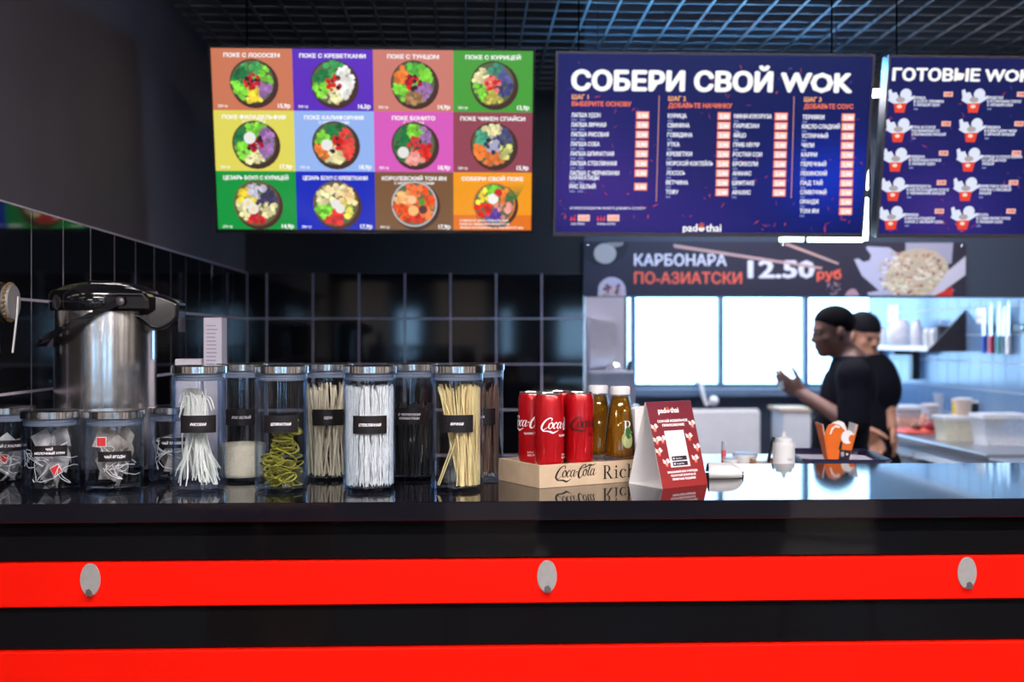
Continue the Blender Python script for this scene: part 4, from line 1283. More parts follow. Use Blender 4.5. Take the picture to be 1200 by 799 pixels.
def can(u, v, label, script_col, du, second):
    x, y = tray_pt(u, v)
    t = thing('drink_can', label, 'can', (x, y, ZT + .0374), group='red drink cans on the tray')
    r, h = .0292, .1455
    MB().lathe([(0, .003), (.019, .003), (.0205, 0), (.0225, 0), (.0275, .006), (r, .012), (r, h - .014), (.0275, h - .006), (.0262, h - .0025)], 48).build('body', can_red, t)
    MB().lathe([(.0262, h - .003), (.0268, h), (.0255, h + .0006), (.0245, h - .003), (0, h - .0035)], 40).build('lid', alu, t)
    MB().lathe([(0, 0), (.008, 0), (.008, .0012), (0, .0012)], 16, Matrix.Translation((.006, 0, h - .0033)) @ Matrix.Diagonal((1.3, .8, 1, 1))).build('pull_tab', alu, t)
    q = Pr(); script(q, -.030 + du, -.012, .098, script_col); p = Pr()
    p.text(second, .012 + du, -.022, h=.0042, c=script_col, bold=.03)
    for k, s in enumerate(('0,33 л', 'БЕЗ ГМО')): p.text(s, .020 + du, -.060 - k * .006, h=.0035, c=script_col, bold=.01)
    a = -math.atan2(x, y)
    for o in (q.build('lettering', M['label'], t, bend=r + .0009), p.build('small_print', M['label'], t, bend=r + .0009)):
        o.rotation_euler = (R(90), 0, a); o.location = ((r + .0009) * math.sin(a), -(r + .0009) * math.cos(a), .083)


can(.050, .043, 'red drink can with white script at the front left corner of the tray', (245, 240, 240), .008, 'CLASSIC')
can(.122, .043, 'red drink can with black script beside the juice bottles', (20, 8, 10), .006, 'ZERO SUGAR')
can(.050, .108, 'red drink can with white script at the back left of the tray', (245, 240, 240), -.030, 'CLASSIC TASTE')
can(.116, .108, 'red drink can hidden behind the others, only its lid showing', (245, 240, 240), .0, 'CLASSIC')

juice = mat('apple_juice', (.62, .26, .012), .08, trans=.0, noise=(20, .1))
jm, jnt, jb = new_mat('juice_clear'); jb.inputs['Base Color'].default_value = (.46, .20, .010, 1); jb.inputs['Roughness'].default_value = .05
jtr = jnt.nodes.new('ShaderNodeBsdfTransparent'); jtr.inputs[0].default_value = (.72, .44, .06, 1)
jn = jnt.nodes.new('ShaderNodeTexNoise'); jn.inputs['Scale'].default_value = 6
jr = jnt.nodes.new('ShaderNodeMapRange'); jr.inputs['To Min'].default_value = .14; jr.inputs['To Max'].default_value = .34
jx = jnt.nodes.new('ShaderNodeMixShader'); jnt.links.new(jn.outputs['Fac'], jr.inputs['Value']); jnt.links.new(jr.outputs[0], jx.inputs[0])
jnt.links.new(jtr.outputs[0], jx.inputs[1]); jnt.links.new(jb.outputs[0], jx.inputs[2]); jnt.links.new(jx.outputs[0], jnt.nodes['Material Output'].inputs[0])


def bottle(u, v, label, sticker):
    x, y = tray_pt(u, v)
    t = thing('juice_bottle', label, 'bottle', (x, y, ZT + .0374), group='juice bottles on the tray')
    g = [(0, .001), (.030, 0), (.0335, .003), (.0345, .010), (.034, .03), (.030, .07), (.0245, .110), (.0205, .130), (.0185, .136), (.0180, .142), (.0165, .142), (.0165, .136), (.0185, .129), (.0225, .110), (.028, .07), (.032, .03), (.032, .012), (0, .006)]
    MB().lathe(g, 40).build('glass_body', M['glass'], t)
    MB().lathe([(0, .0065), (.0315, .0125), (.0315, .03), (.0275, .07), (.022, .110), (.0178, .130), (.0162, .135), (0, .135)], 36).build('juice', jm, t)
    MB().lathe([(.0172, .139), (.0205, .139), (.0208, .141), (.0208, .153), (.019, .1555), (0, .1558)], 36).build('cap', M['white_gloss'], t)
    if sticker:
        p = Pr()
        serif(p, .0075, .010, .024, (240, 240, 238), 'R')
        p.disc(.0165, -.005, .013, (190, 205, 130), 2, 20, 1.35); p.disc(.0165, .012, .0075, (190, 205, 130), 2, 14, 1.3); p.disc(.0165, -.007, .0095, (225, 228, 170), 2.5, 18, 1.35)
        p.poly([(.011, .016), (.016, .022), (.023, .018), (.0245, .010), (.019, .006), (.0235, .0), (.017, -.004), (.012, .003)], (60, 130, 60), 3)
        o = p.build('label', M['label'], t, bend=.0308)
        a = -math.atan2(x, y)
        Mz = Matrix.Rotation(a, 4, 'Z') @ Matrix.Translation((0, -.0302, .052)) @ Matrix.Rotation(R(90) + R(-7.2), 4, 'X')
        o.matrix_local = Mz


bottle(.2255, .046, 'amber juice bottle with white cap and pear sticker, front of the tray', True)
bottle(.216, .112, 'amber juice bottle standing behind the one with the pear sticker', False)

# tent card
TC = R(33)
q0 = onz(776, 572.6, ZT)
tw, td, th = .122, .098, .166
t = thing('tent_card', 'red folded tent card with app advertisement standing beside the drinks tray', 'card', q0, TC)
sl = math.atan2(td / 2, th); pl_ = math.hypot(td / 2, th)
thk = .0012
for nm, pts in (('front_panel', [(0, 0), (td / 2, th), (td / 2 - thk, th), (-thk, 0)]), ('back_panel', [(td, 0), (td / 2, th), (td / 2 + thk, th), (td + thk, 0)]), ('base_panel', [(0, 0), (td, 0), (td, thk), (0, thk)])):
    vs = [(0, y, z) for y, z in pts] + [(tw, y, z) for y, z in pts]
    MB().add(vs, [(0, 1, 2, 3), (7, 6, 5, 4), (0, 4, 5, 1), (1, 5, 6, 2), (2, 6, 7, 3), (3, 7, 4, 0)]).build(nm, M['white'], t, 0)
p = Pr()
W, H = tw, pl_
p.rect(0, 0, W, H, (168, 40, 44), 0)
for k in range(8): p.rect(0, H * k / 8, W, H * (k + 1) / 8, (148 + k * -5, 34 - k * 1.2, 34 + k * 2), .3)
lw = .046; lh = .0118
logo(p, W * .5 - .034, H * .865, lh, l=2)
for k, s in enumerate(('СКАЧАЙ МОБИЛЬНОЕ', 'ПРИЛОЖЕНИЕ')): p.text(s, W / 2, H * (.755 - k * .05), h=.0055, w=(.082, .060)[k], align='C', bold=.045)
p.rect(W * .27, H * .23, W * .70, H * .655, (238, 238, 244), 1)
for k, s in enumerate(('App Store', 'Google Play')):
    yb_ = H * (.305 - k * .062); p.rect(W * .32, yb_, W * .65, yb_ + H * .05, (32, 30, 40), 2); p.text(s, W * .40, yb_ + H * .016, h=.0032, c=(220, 220, 230), l=3); p.disc(W * .36, yb_ + H * .025, .0022, (230, 230, 240), 3, 8)
for u, v in ((.08, .70), (.92, .72), (.20, .56), (.80, .57), (.07, .42), (.93, .44), (.19, .29), (.84, .31), (.02, .55)):
    wok_cup(p, min(max(W * u, .009), W - .009), H * (v - .05), .0165, 1.5, cup=(228, 92, 62), wh=(245, 225, 222))
for k, s in enumerate(('ЗАКАЗЫВАЙ БЕЗ ОЧЕРЕДИ,', 'ПОЛУЧАЙ БОНУСЫ И', 'ПРИЯТНЫЕ ПОДАРКИ')): p.text(s, W / 2, H * (.165 - k * .042), h=.0044, w=(.082, .066, .062)[k], align='C', bold=.04)
o = p.build('print', M['print'], t)
o.matrix_local = Matrix.Translation((0, -thk - .0002, 0)) @ Matrix.Rotation(R(90) - sl, 4, 'X')

# napkins behind the tray
t = thing('napkin_stack', 'stack of white paper napkins standing between the bottles and the tent card', 'napkins', (atX(765, 2.58), 2.60, ZT), R(8))
b = None
for k in range(9):
    y = -.034 + k * .0085; h = .134 + .006 * math.sin(k * 2.1)
    bm_ = MB(); n = 10; vs = []; fs = []
    for i in range(n + 1):
        x = -.050 + .105 * i / n; dy = .003 * math.sin(i * 1.3 + k)
        for zz_, d2 in ((0.0, 0), (h * .5, .5), (h - .004 * abs(math.sin(i * .7 + k)), 1)):
            vs += [(x, y + dy * d2 - .0034, zz_), (x, y + dy * d2 + .0034, zz_)]
    for i in range(n):
        a = i * 6; c = a + 6
        fs += [(a, c, c + 2, a + 2), (a + 2, c + 2, c + 4, a + 4), (a + 1, a + 3, c + 3, c + 1), (a + 3, a + 5, c + 5, c + 3), (a + 4, c + 4, c + 5, a + 5), (a, a + 1, c + 1, c)]
    fs += [(0, 2, 3, 1), (2, 4, 5, 3), (n * 6, n * 6 + 1, n * 6 + 3, n * 6 + 2), (n * 6 + 2, n * 6 + 3, n * 6 + 5, n * 6 + 4)]
    bm_.add(vs, fs).build('napkin', M['white'], t)

# curled receipt
q = onz(838, 561, ZT)
t = thing('paper_sheet', 'curled white paper sheet lying on the counter beside the tent card', 'paper', (q.x, q.y + .02, ZT))
prof = [(-.020, .0015), (-.027, .009), (-.026, .019), (-.014, .027), (.010, .030), (.045, .025), (.085, .012), (.10, .0015)]
pc = cat_rom(prof, 3); vs = []; fs = []; n_ = 14; m_ = len(pc)
for side_ in (0, 1):
    for i in range(n_ + 1):
        u = i / n_; x = -.010 + .074 * u; k = 1.0 if u < .5 else math.sqrt(max(.04, 1 - ((u - .5) / .5) ** 2))
        for y_, z_ in pc: vs.append((x + .15 * y_, .01 + (y_ - .01) * (.35 + .65 * k), max(.0008, z_ * (.25 + .75 * k) - (.0007 if side_ else 0))))
N_ = (n_ + 1) * m_
for i in range(n_):
    for j in range(m_ - 1):
        q_ = (i * m_ + j, i * m_ + j + 1, (i + 1) * m_ + j + 1, (i + 1) * m_ + j)
        fs.append(q_); fs.append(tuple(N_ + v_ for v_ in reversed(q_)))
MB().add(vs, fs).build('sheet', M['white'], t, 60)

# ================================================================== LOWER WORKTOP BEHIND THE COUNTER
ZL = CAMZ - 0.336
t = thing('prep_table', 'low white prep table standing right behind the stone counter', 'table', (.85, 3.02, 0))
MB().box(-.42, .26, -.31, .28, ZL - .03, ZL, bev=.003).build('table_top', M['white_gloss'], t)
for sx in (-.38, .22):
    for sy in (-.27, .24): MB().box(sx - .02, sx + .02, sy - .02, sy + .02, 0, ZL - .03).build('leg', M['steel_brushed'], t, 0)
# serving tray
navy = mat('tray_navy', (.012, .012, .055), .3, noise=(30, .2))
a = at(983, 542, 2.86); c = ((a.x + at(978, 528, 3.14).x) / 2, 3.0, ZL)
t = thing('serving_tray', 'dark navy plastic serving tray under the orange noodle box', 'tray', c, R(-7))
w_, d_ = .112, .15
MB().box(-w_ + .012, w_ - .012, -d_ + .012, d_ - .012, .010, .014).build('base', mat('tray_paper', (.60, .56, .66), .5, noise=(30, .06)), t, 0)
MB().box(-w_ + .014, w_ - .014, -d_ + .014, d_ - .014, 0, .010).build('foot', navy, t, 0)
rm = MB()
loop = [(-w_ + .02, -d_), (w_ - .02, -d_), (w_, -d_ + .02), (w_, d_ - .02), (w_ - .02, d_), (-w_ + .02, d_), (-w_, d_ - .02), (-w_, -d_ + .02)]
for s_ in range(8):
    p0, p1 = loop[s_], loop[(s_ + 1) % 8]
    i0 = (p0[0] * .87, p0[1] * .90); i1 = (p1[0] * .87, p1[1] * .90)
    rm.add([(*i0, .006), (*i1, .006), (*p1, .027), (*p0, .027), (*i0, .014), (*i1, .014), (p1[0] * .97, p1[1] * .975, .030), (p0[0] * .97, p0[1] * .975, .030)],
           [(0, 1, 2, 3), (4, 7, 6, 5), (3, 2, 6, 7), (0, 4, 5, 1)])
rm.build('rim', navy, t, 50)
ZTR = ZL + .0142
# noodle box
orange = mat('box_orange', (.78, .16, .012), .45, noise=(30, .06))
cpos = (atX(980, 3.0), 3.0, ZTR)
t = thing('noodle_box', 'open orange noodle box with black and white print on the navy tray', 'box', cpos, R(-6))
bw, tw2, bh = .027, .043, .078
def side(nm, top, m, rz):
    """one wall of the carton; top: outline points (u -1..1, height) of its upper edge"""
    vs = []; o_ = .0008
    pts = [(-1, 0), (1, 0)] + top
    for off in (0, o_ * 2):
        for u, z in pts:
            wd = bw + (tw2 - bw) * z / bh
            vs.append((u * wd, -(wd - off), z))
    n = len(pts)
    fs = [tuple(range(n)), tuple(range(2 * n - 1, n - 1, -1))] + [(i, n + i, n + (i + 1) % n, (i + 1) % n) for i in range(n)]
    o = MB().add(vs, fs).build(nm, m, t, 0); o.rotation_euler = (0, 0, rz); return o
arch = [(1, bh * .93), (.7, bh * .80), (.45, bh * .86), (.25, bh * 1.05), (0, bh * 1.2), (-.35, bh * 1.27), (-.65, bh * 1.2), (-.85, bh * 1.0), (-1, bh * .8)]
side('front_wall', arch, orange, 0); side('back_wall', arch, orange, R(180))
for rz_ in (0, R(180), R(90), R(-90)):
    o = side('lining', arch if rz_ in (0, R(180)) else [(1, bh * 1.22), (-1, bh * 1.22)], M['white'], rz_); o.scale = (.955, .955, 1.005); o.location = (0, 0, .0004)
side('side_wall', [(1, bh * 1.22), (-1, bh * 1.22)], orange, R(90)); side('side_wall', [(1, bh * 1.22), (-1, bh * 1.22)], orange, R(-90))
MB().box(-bw, bw, -bw, bw, 0, .001).build('bottom', orange, t, 0)
p = Pr()
p.poly([(-.026, .072), (-.022, .088), (-.012, .0965), (.0, .0935), (-.002, .088), (-.012, .091), (-.018, .084), (-.022, .072)], (245, 240, 238), 1)
p.disc(.020, .064, .0165, (240, 240, 244), 1, 18, 1.1); p.disc(.031, .060, .008, (222, 110, 30), 1.5, 12, 1.3)
p.poly([(.0, .002), (.026, .002), (.032, .028), (.002, .030)], (22, 18, 30), 1); p.poly([(-.002, .03), (.006, .03), (.008, .052), (.003, .054)], (22, 18, 30), 1)
p.rect(.005, .012, .013, .024, (200, 170, 170), 2); p.rect(.005, .012, .009, .018, (120, 160, 200), 2.5)
p.disc(.021, .018, .003, (225, 225, 235), 2, 10)
o = p.build('print', M['print'], t); o.rotation_euler = (R(90) + math.atan2(tw2 - bw, bh), 0, 0); o.location = (0, -bw - .0006, 0)

# squeeze bottle, marker, tubs, pen tray on the prep table
t = thing('squeeze_bottle', 'white plastic squeeze sauce bottle left of the navy tray', 'bottle', (atX(918.5, 2.86), 2.86, ZL))
MB().lathe([(0, 0), (.025, 0), (.027, .004), (.027, .066), (.026, .072), (.0245, .074)], 32).build('body', M['white_gloss'], t)
MB().lathe([(.0205, .072), (.0205, .080), (.019, .083), (.008, .086), (.0055, .088), (.004, .096), (.0025, .099), (0, .0995)], 28).build('nozzle_cap', M['white_gloss'], t)
p = Pr(); p.text('СОУС', 0, 0, h=.006, c=(150, 150, 170), align='C'); o = p.build('lettering', M['label'], t, bend=.0273)
o.rotation_euler = (R(90), 0, R(-10)); o.location = (-.0273 * math.sin(R(10)) * -1, -.0273 * math.cos(R(10)), .030)
t = thing('marker_pen', 'small upright marker with red body and grey cap behind the paper', 'marker', (atX(848, 2.95), 2.95, ZL))
MB().lathe([(0, 0), (.0058, 0), (.0062, .002), (.0062, .045), (.0055, .046), (0, .046)], 16).build('barrel', mat('marker_red', (.55, .04, .05), .3, noise=(40, .1)), t)
MB().lathe([(0, .046), (.0056, .046), (.0056, .064), (.005, .068), (0, .0685)], 16).build('cap', mat('marker_cap', (.35, .38, .48), .4, noise=(40, .1)), t)
t = thing('pen_tray', 'small wooden tray beside the white squeeze bottle', 'tray', (atX(896, 2.9), 2.9, ZL))
MB().box(-.030, .03, -.03, .05, 0, .018, bev=.002).box(-.03, -.027, -.03, .05, .018, .026).box(.027, .03, -.03, .05, .018, .026).build('body', mat('tray_wood', (.48, .26, .13), .5, noise=(40, .2)), t, 0)
t = tag(MB().tube([(0, 0, 0), (.018, .012, .062)], .0042, 8).build('black_pen', M['plastic_black']), 'black pen leaning in the small wooden tray', 'pen')
t.location = (atX(900, 2.9), 2.9, ZL + .019)
for px, wd, hh, yy, lab in ((873, .03, .034, 2.96, 'small clear plastic tub between the marker and the wooden tray'), (856, .018, .028, 2.90, 'tiny pale plastic lid box next to the red marker')):
    t = thing('plastic_tub', lab, 'tub', (atX(px, yy), yy, ZL))
    MB().lathe([(0, 0), (wd * .8, 0), (wd, hh * .8), (wd * 1.08, hh * .82), (wd * 1.08, hh), (0, hh)], 20).build('body', M['white_gloss'], t)
    MB().lathe([(0, hh), (wd * 1.05, hh), (wd, hh + .004), (0, hh + .004)], 20).build('lid', mat('lid_blue', (.35, .45, .62), .4, noise=(30, .1)), t)

# ================================================================== KITCHEN
# dispenser on the pier, grey appliance on a steel stand
cpos = at(703, 410, 5.6)
t = thing('towel_dispenser', 'pale grey wall dispenser with drooping paper on the kitchen pier', 'dispenser', (cpos.x, 5.6, cpos.z))
MB().prism([(-.062, .155), (.058, .135), (.070, .115), (.062, -.02), (.038, -.075), (-.062, -.085)], -.13, 0).build('body', mat('disp', (.86, .84, .92), .35, noise=(20, .05)), t, 30)
t2 = MB().prism([(.01, -.07), (.035, -.075), (.062, -.15), (.045, -.155)], -.09, -.05).build('paper_end', M['white'], t, 0)
t = thing('steel_stand', 'narrow steel stand below the grey appliance at the kitchen pier', 'stand', (atX(714, 5.36), 5.36, 0))
za = CAMZ - 0.31
MB().box(-.12, .12, -.13, .13, za - .04, za, bev=.003).build('top', M['steel_brushed'], t)
for sx in (-.1, .1):
    for sy in (-.11, .11): MB().box(sx - .015, sx + .015, sy - .015, sy + .015, 0, za - .04).build('leg', M['steel_brushed'], t, 0)
t = thing('coffee_grinder', 'grey box shaped appliance with knobs behind the juice bottles', 'appliance', (atX(714, 5.36), 5.36, za))
MB().box(-.105, .105, -.11, .11, 0, .155, bev=.008).build('body', mat('appl', (.16, .17, .23), .4, noise=(20, .1)), t)
MB().lathe([(0, .155), (.03, .155), (.034, .175), (.02, .19), (0, .192)], 20, Matrix.Translation((.02, 0, 0))).build('hopper_cap', M['steel'], t)
MB().tube([(.085, -.05, .155), (.09, -.05, .20)], .008, 8).build('lever', M['plastic_dark'], t)

# radiator below the window, valve, hanging hose
a, b = atX(742, 8.06), atX(889, 8.06)
t = thing('radiator', 'white flat panel radiator below the kitchen window', 'radiator', ((a + b) / 2, 8.06, CAMZ - .90))
hw = (b - a) / 2
MB().box(-hw, hw, -.05, .04, .05, .385, bev=.008).build('panel', M['white_gloss'], t)
MB().box(-hw + .01, hw - .01, -.04, .03, .385, .396).build('top_grille', M['white'], t, 0)
for s_ in (-1, 1): MB().box(s_ * hw * .7 - .02, s_ * hw * .7 + .02, .04, .19, .2, .24).build('bracket', M['white'], t, 0)
a = at(838, 470, 8.0)
t = thing('radiator_valve', 'white round valve head on a curved pipe under the window', 'valve', (a.x, 8.05, a.z))
MB().ball((0, 0, 0), .036, 14, 10).build('knob', M['white_gloss'], t)
MB().tube([(0, 0, 0), (-.05, 0, -.03), (-.075, .02, .06), (-.08, .05, .12), (-.10, .12, .13)], .016, 8).build('pipe', M['white_gloss'], t)
a, b = atX(930, 7.6), atX(950, 7.6)
t = thing('kitchen_cabinet', 'white cabinet with wooden top behind the man in profile', 'cabinet', ((a + b) / 2 - .04, 7.85, 0))
zt_ = CAMZ + (395 - 480) / F_PX * 7.6
MB().box(-.06, .13, -.15, .15, 0.0, zt_ - .025, bev=.003).build('body', M['white_gloss'], t)
MB().box(-.085, .14, -.17, .16, zt_ - .025, zt_, bev=.003).build('worktop', M['wood'], t)
MB().box(-.05, .12, -.16, -.15, .1, zt_ - .05).build('door', M['white_gloss'], t, 0)

# steel worktops along the right wall
zw = CAMZ - 0.545
xf = 2.40
sw = mat('worktop_steel', (.40, .43, .48), .3, metal=.8, noise=(10, .1))
fw = mat('fridge_white', (.62, .70, .82), .35, noise=(8, .04))


def worktable(y0, y1, z, label, doors):
    t = thing('steel_worktable', label, 'worktable', ((xf + XR) / 2, (y0 + y1) / 2, 0), group=None)
    hx, hy = (XR - xf) / 2 - .012, (y1 - y0) / 2
    MB().box(-hx, hx, -hy, hy, z - .035, z, bev=.004).build('top', sw, t)
    MB().box(-hx + .03, hx, -hy + .01, hy - .01, .08, z - .036).build('carcass', M['plastic_dark'] if doors == 1 else fw, t, 0)
    n = max(1, int((y1 - y0) / .42))
    for k in range(n):
        w_ = (y1 - y0 - .04) / n
        d = MB().box(-hx + .012, -hx + .03, -hy + .02 + k * w_ + .006, -hy + .02 + (k + 1) * w_ - .006, .1, z - .075, bev=.004).build('door', fw if doors != 1 else sw, t)
        MB().box(-hx - .002, -hx + .012, -hy + .02 + k * w_ + .02, -hy + .02 + (k + 1) * w_ - .02, z - .115, z - .10).build('handle', M['steel_brushed'], d, 0)
    for sy in (-hy + .05, hy - .05): MB().tube([(0, sy, 0), (0, sy, .08)], .02, 8).build('foot', M['steel_brushed'], t)


worktable(5.27, 7.95, zw, 'long steel topped refrigerated worktable with pale doors along the tiled kitchen wall', 2)
worktable(5.24 - .9, 5.245, zw - .012, 'steel worktable nearer the counter at the right picture edge', 1)

clear = gauze_mat('clear_plastic', (.72, .76, .84), .42)
cream = mat('cream_food', (.72, .66, .50), .5, noise=(30, .1))


def xw(px, Y): return atX(px, Y)


def tub(label, px, Y, w_, d_, h, m, z=None, lid=True, name='food_container', fill=None):
    t = thing(name, label, 'container', (xw(px, Y), Y, zw if z is None else z), group='containers on the kitchen worktable')
    b = MB(); k = .86
    vs = [(-w_ / 2 * k, -d_ / 2 * k, 0), (w_ / 2 * k, -d_ / 2 * k, 0), (w_ / 2 * k, d_ / 2 * k, 0), (-w_ / 2 * k, d_ / 2 * k, 0), (-w_ / 2, -d_ / 2, h), (w_ / 2, -d_ / 2, h), (w_ / 2, d_ / 2, h), (-w_ / 2, d_ / 2, h)]
    b.add(vs, [(0, 1, 2, 3), (0, 4, 5, 1), (1, 5, 6, 2), (2, 6, 7, 3), (3, 7, 4, 0)]).build('body', m, t, 0)
    MB().box(-w_ / 2 - .006, w_ / 2 + .006, -d_ / 2 - .006, -d_ / 2, h - .012, h).box(-w_ / 2 - .006, w_ / 2 + .006, d_ / 2, d_ / 2 + .006, h - .012, h).box(-w_ / 2 - .006, -w_ / 2, -d_ / 2, d_ / 2, h - .012, h).box(w_ / 2, w_ / 2 + .006, -d_ / 2, d_ / 2, h - .012, h).build('rim', M['white_gloss'], t, 0)
    if lid: MB().box(-w_ / 2 - .004, w_ / 2 + .004, -d_ / 2 - .004, d_ / 2 + .004, h, h + .008, bev=.002).build('lid', M['white_gloss'], t)
    if fill:
        g = (k + (1 - k) * fill[1]) * .97
        MB().add([(x * g / (k if z_ == 0 else 1) * (k if z_ == 0 else 1) * .98, y * .98 * g, .002 if z_ == 0 else h * fill[1]) for x, y, z_ in [(vx / (k if vz == 0 else 1), vy / (k if vz == 0 else 1), vz) for vx, vy, vz in vs]],
                 [(0, 1, 2, 3), (0, 4, 5, 1), (1, 5, 6, 2), (2, 6, 7, 3), (3, 7, 4, 0), (4, 7, 6, 5)]).build('filling', fill[0], t, 0)
    return t


tub('cream coloured square food container with white lid on the kitchen worktable', 1122, 6.02, .20, .16, .122, cream)
tub('large clear food tub at the right picture edge', 1171, 5.75, .23, .17, .150, clear, fill=(M['white'], .3))
pinkf = mat('pink_food', (.75, .38, .28), .5, noise=(25, .3))
tub('clear tub of pink food behind the red cutting board', 1061, 7.05, .18, .22, .115, clear, fill=(pinkf, .8))
tub('pale covered tub behind the round pitcher', 1112, 7.25, .22, .2, .075, M['white_gloss'])


def cup(name, label, px, Y, z, r0, r1, h, m, lidm=None, cat='cup', fill=None):
    t = thing(name, label, cat, (xw(px, Y), Y, z))
    MB().lathe([(0, 0), (r0, 0), (r1, h), (r1 - .003, h), (r0 - .003, .004), (0, .004)], 24).build('body', m, t)
    if fill: MB().lathe([(0, .005), (r0 - .004, .005), (r0 + (r1 - r0) * fill[1] - .004, h * fill[1]), (0, h * fill[1])], 20).build('filling', fill[0], t)
    if lidm: MB().lathe([(0, h), (r1 + .004, h), (r1 + .004, h + .008), (r1 - .004, h + .011), (0, h + .011)], 24).build('lid', lidm, t)
    return t


beige = mat('beige_cup', (.62, .50, .42), .5, noise=(20, .08))
cup('paper_cup', 'beige lidded cup standing on the cream food container', 1129, 6.02, zw + .1305, .036, .044, .082, beige, M['white_gloss'])
cup('measuring_pitcher', 'round clear pitcher half full of pink sauce with a white lid', 1089.5, 6.72, zw, .042, .046, .142, clear, M['white_gloss'], 'pitcher', (pinkf, .45))
cup('glass_bowl', 'clear bowl stacked behind the pitcher', 1105, 7.0, zw + .001, .03, .06, .20, clear, None, 'bowl')
yel = mat('yellow_plastic', (.80, .62, .02), .4, noise=(20, .08))
cup('sauce_pot', 'yellow sauce pot behind the beige cup', 1125, 6.62, zw, .04, .045, .175, yel, M['white_gloss'], 'pot')
cup('sauce_pot', 'black sauce pot next to the yellow one', 1138, 6.50, zw, .036, .04, .17, M['plastic_dark'], M['white'], 'pot')
t = thing('yellow_lid', 'yellow plastic lid lying beside the large clear tub', 'lid', (xw(1157, 6.22), 6.22, zw + .09))
MB().box(-.085, .085, -.06, .06, 0, .012, bev=.004).build('plate', yel, t); MB().box(-.07, .07, -.05, .05, -.09, 0).build('box', clear, t, 0)
t = thing('cutting_board', 'red plastic cutting board on the kitchen worktable', 'board', (xw(1076, 6.55), 6.55, zw), R(4))
MB().box(-.145, .14, -.16, .16, 0, .014, bev=.004).build('slab', mat('board_pink', (.85, .12, .09), .45, noise=(15, .06)), t)
MB().box(.09, .12, -.14, -.12, .0142, .0146).build('grip_mark', M['white'], t, 0)
for px, Y, r, sq, c, lab in ((1074, 6.52, .026, (1.3, 1, .8), (.22, .10, .05), 'brown mushroom on the red cutting board'), (1092, 6.47, .034, (1.2, 1, .85), (.35, .03, .06), 'cut red onion on the red cutting board'), (1083, 6.62, .028, (.9, 1, 1.5), (.7, .35, .25), 'pink shallot standing on the red cutting board')):
    t = thing('vegetable', lab, 'vegetable', (xw(px, Y), Y, zw + .0142 + r * sq[2]))
    t.name = lab.split()[1] if 'cut' not in lab else 'red_onion'
    MB().ball((0, 0, 0), r, 14, 10, sq, jit=.04).build('flesh', mat('veg_' + lab.split()[0], c, .4, noise=(40, .3)), t, 80)
    MB().ball((r * .3, -r * .55, r * sq[2] * .35), r * .55, 10, 6, (1, .7, .6)).build('cut_face', mat('cut_' + lab.split()[0], (.8, .72, .66), .5, noise=(30, .1)), t, 80)

# shelf with side bracket
ZSH = CAMZ - 0.055; xsf = 2.69
t = thing('wall_shelf', 'white wall shelf with dark triangular end bracket in the kitchen', 'shelf', (XR, 7.3, ZSH))
MB().box(xsf - XR, -.006, 6.64 - 7.3, 8.1 - 7.3, -.028, 0, bev=.003).build('board', M['white_gloss'], t)
br = mat('bracket_brown', (.028, .022, .028), .45, noise=(20, .2))
vs = [(xsf - XR - .004, 0, -.03), (-.006, 0, -.03), (-.006, 0, .216)]
for yy, nm in ((6.625 - 7.3, 'end_bracket'),):
    MB().add([(x, yy, z) for x, _, z in vs] + [(x, yy + .012, z) for x, _, z in vs], [(0, 1, 2), (5, 4, 3), (0, 3, 4, 1), (1, 4, 5, 2), (2, 5, 3, 0)]).build(nm, br, t, 0)
for yy in (7.35, 8.0):
    MB().box(-.16, -.006, yy - 7.3 - .012, yy - 7.3 + .012, -.06, -.028).box(-.05, -.006, yy - 7.3 - .03, yy - 7.3 + .03, -.22, -.028).build('support', M['plastic_dark'], t, 0)

wbag = gauze_mat('thin_bag', (.80, .80, .86), .8)


def bag(px, Y, w_, h, label, m=None):
    t = thing('plastic_bag', label, 'bag', (min(xw(px, Y), XR - w_ * .45), Y, ZSH), group='white packs on the kitchen shelf')
    MB().lathe([(0, 0), (w_ * .42, 0), (w_ * .5, h * .12), (w_ * .5, h * .55), (w_ * .42, h * .8), (w_ * .25, h * .93), (0, h)], 14).ball((w_ * .12, 0, h * .93), w_ * .22, 8, 6, (1.2, .6, .5), jit=.2).build('pack', m or wbag, t, 60)
    MB().tube([(-w_ * .3, -w_ * .45, h * .3), (0, -w_ * .52, h * .45), (w_ * .3, -w_ * .42, h * .35)], .004, 5).build('fold', M['white'], t)


bag(1032, 7.6, .075, .125, 'white canister at the far end of the kitchen shelf', M['white_gloss'])
bag(1054, 7.3, .155, .165, 'bulky white plastic bag in the middle of the kitchen shelf')
bag(1074, 7.1, .075, .165, 'tall slim white plastic bag on the kitchen shelf')
for px, Y, lab in ((1086, 6.95, 'white paper cup stack on the shelf, left of the pair'), (1094, 6.86, 'white paper cup stack on the shelf beside the dark pot')):
    t = thing('paper_cups', lab, 'cups', (xw(px, Y), Y, ZSH))
    MB().lathe([(0, 0), (.019, 0), (.023, .08), (.024, .082), (.020, .1), (.010, .108), (0, .108)], 18).build('stack', M['white_gloss'], t)
    MB().lathe([(.0235, .05), (.025, .05), (.025, .054), (.0235, .054)], 18, close=True).build('cup_rim', M['white'], t)
t = thing('dark_pot', 'dark steel pot with wire handle on the kitchen shelf', 'pot', (xw(1107, 6.78), 6.78, ZSH))
MB().lathe([(0, 0), (.048, 0), (.05, .004), (.05, .115), (.053, .118), (.053, .122), (0, .122)], 28).build('body', mat('pot_dark', (.05, .05, .06), .25, metal=.7, noise=(20, .1)), t)
MB().tube([(-.03, 0, .12), (-.03, 0, .152), (.03, 0, .152), (.03, 0, .12)], .004, 6).build('handle', M['steel_brushed'], t)
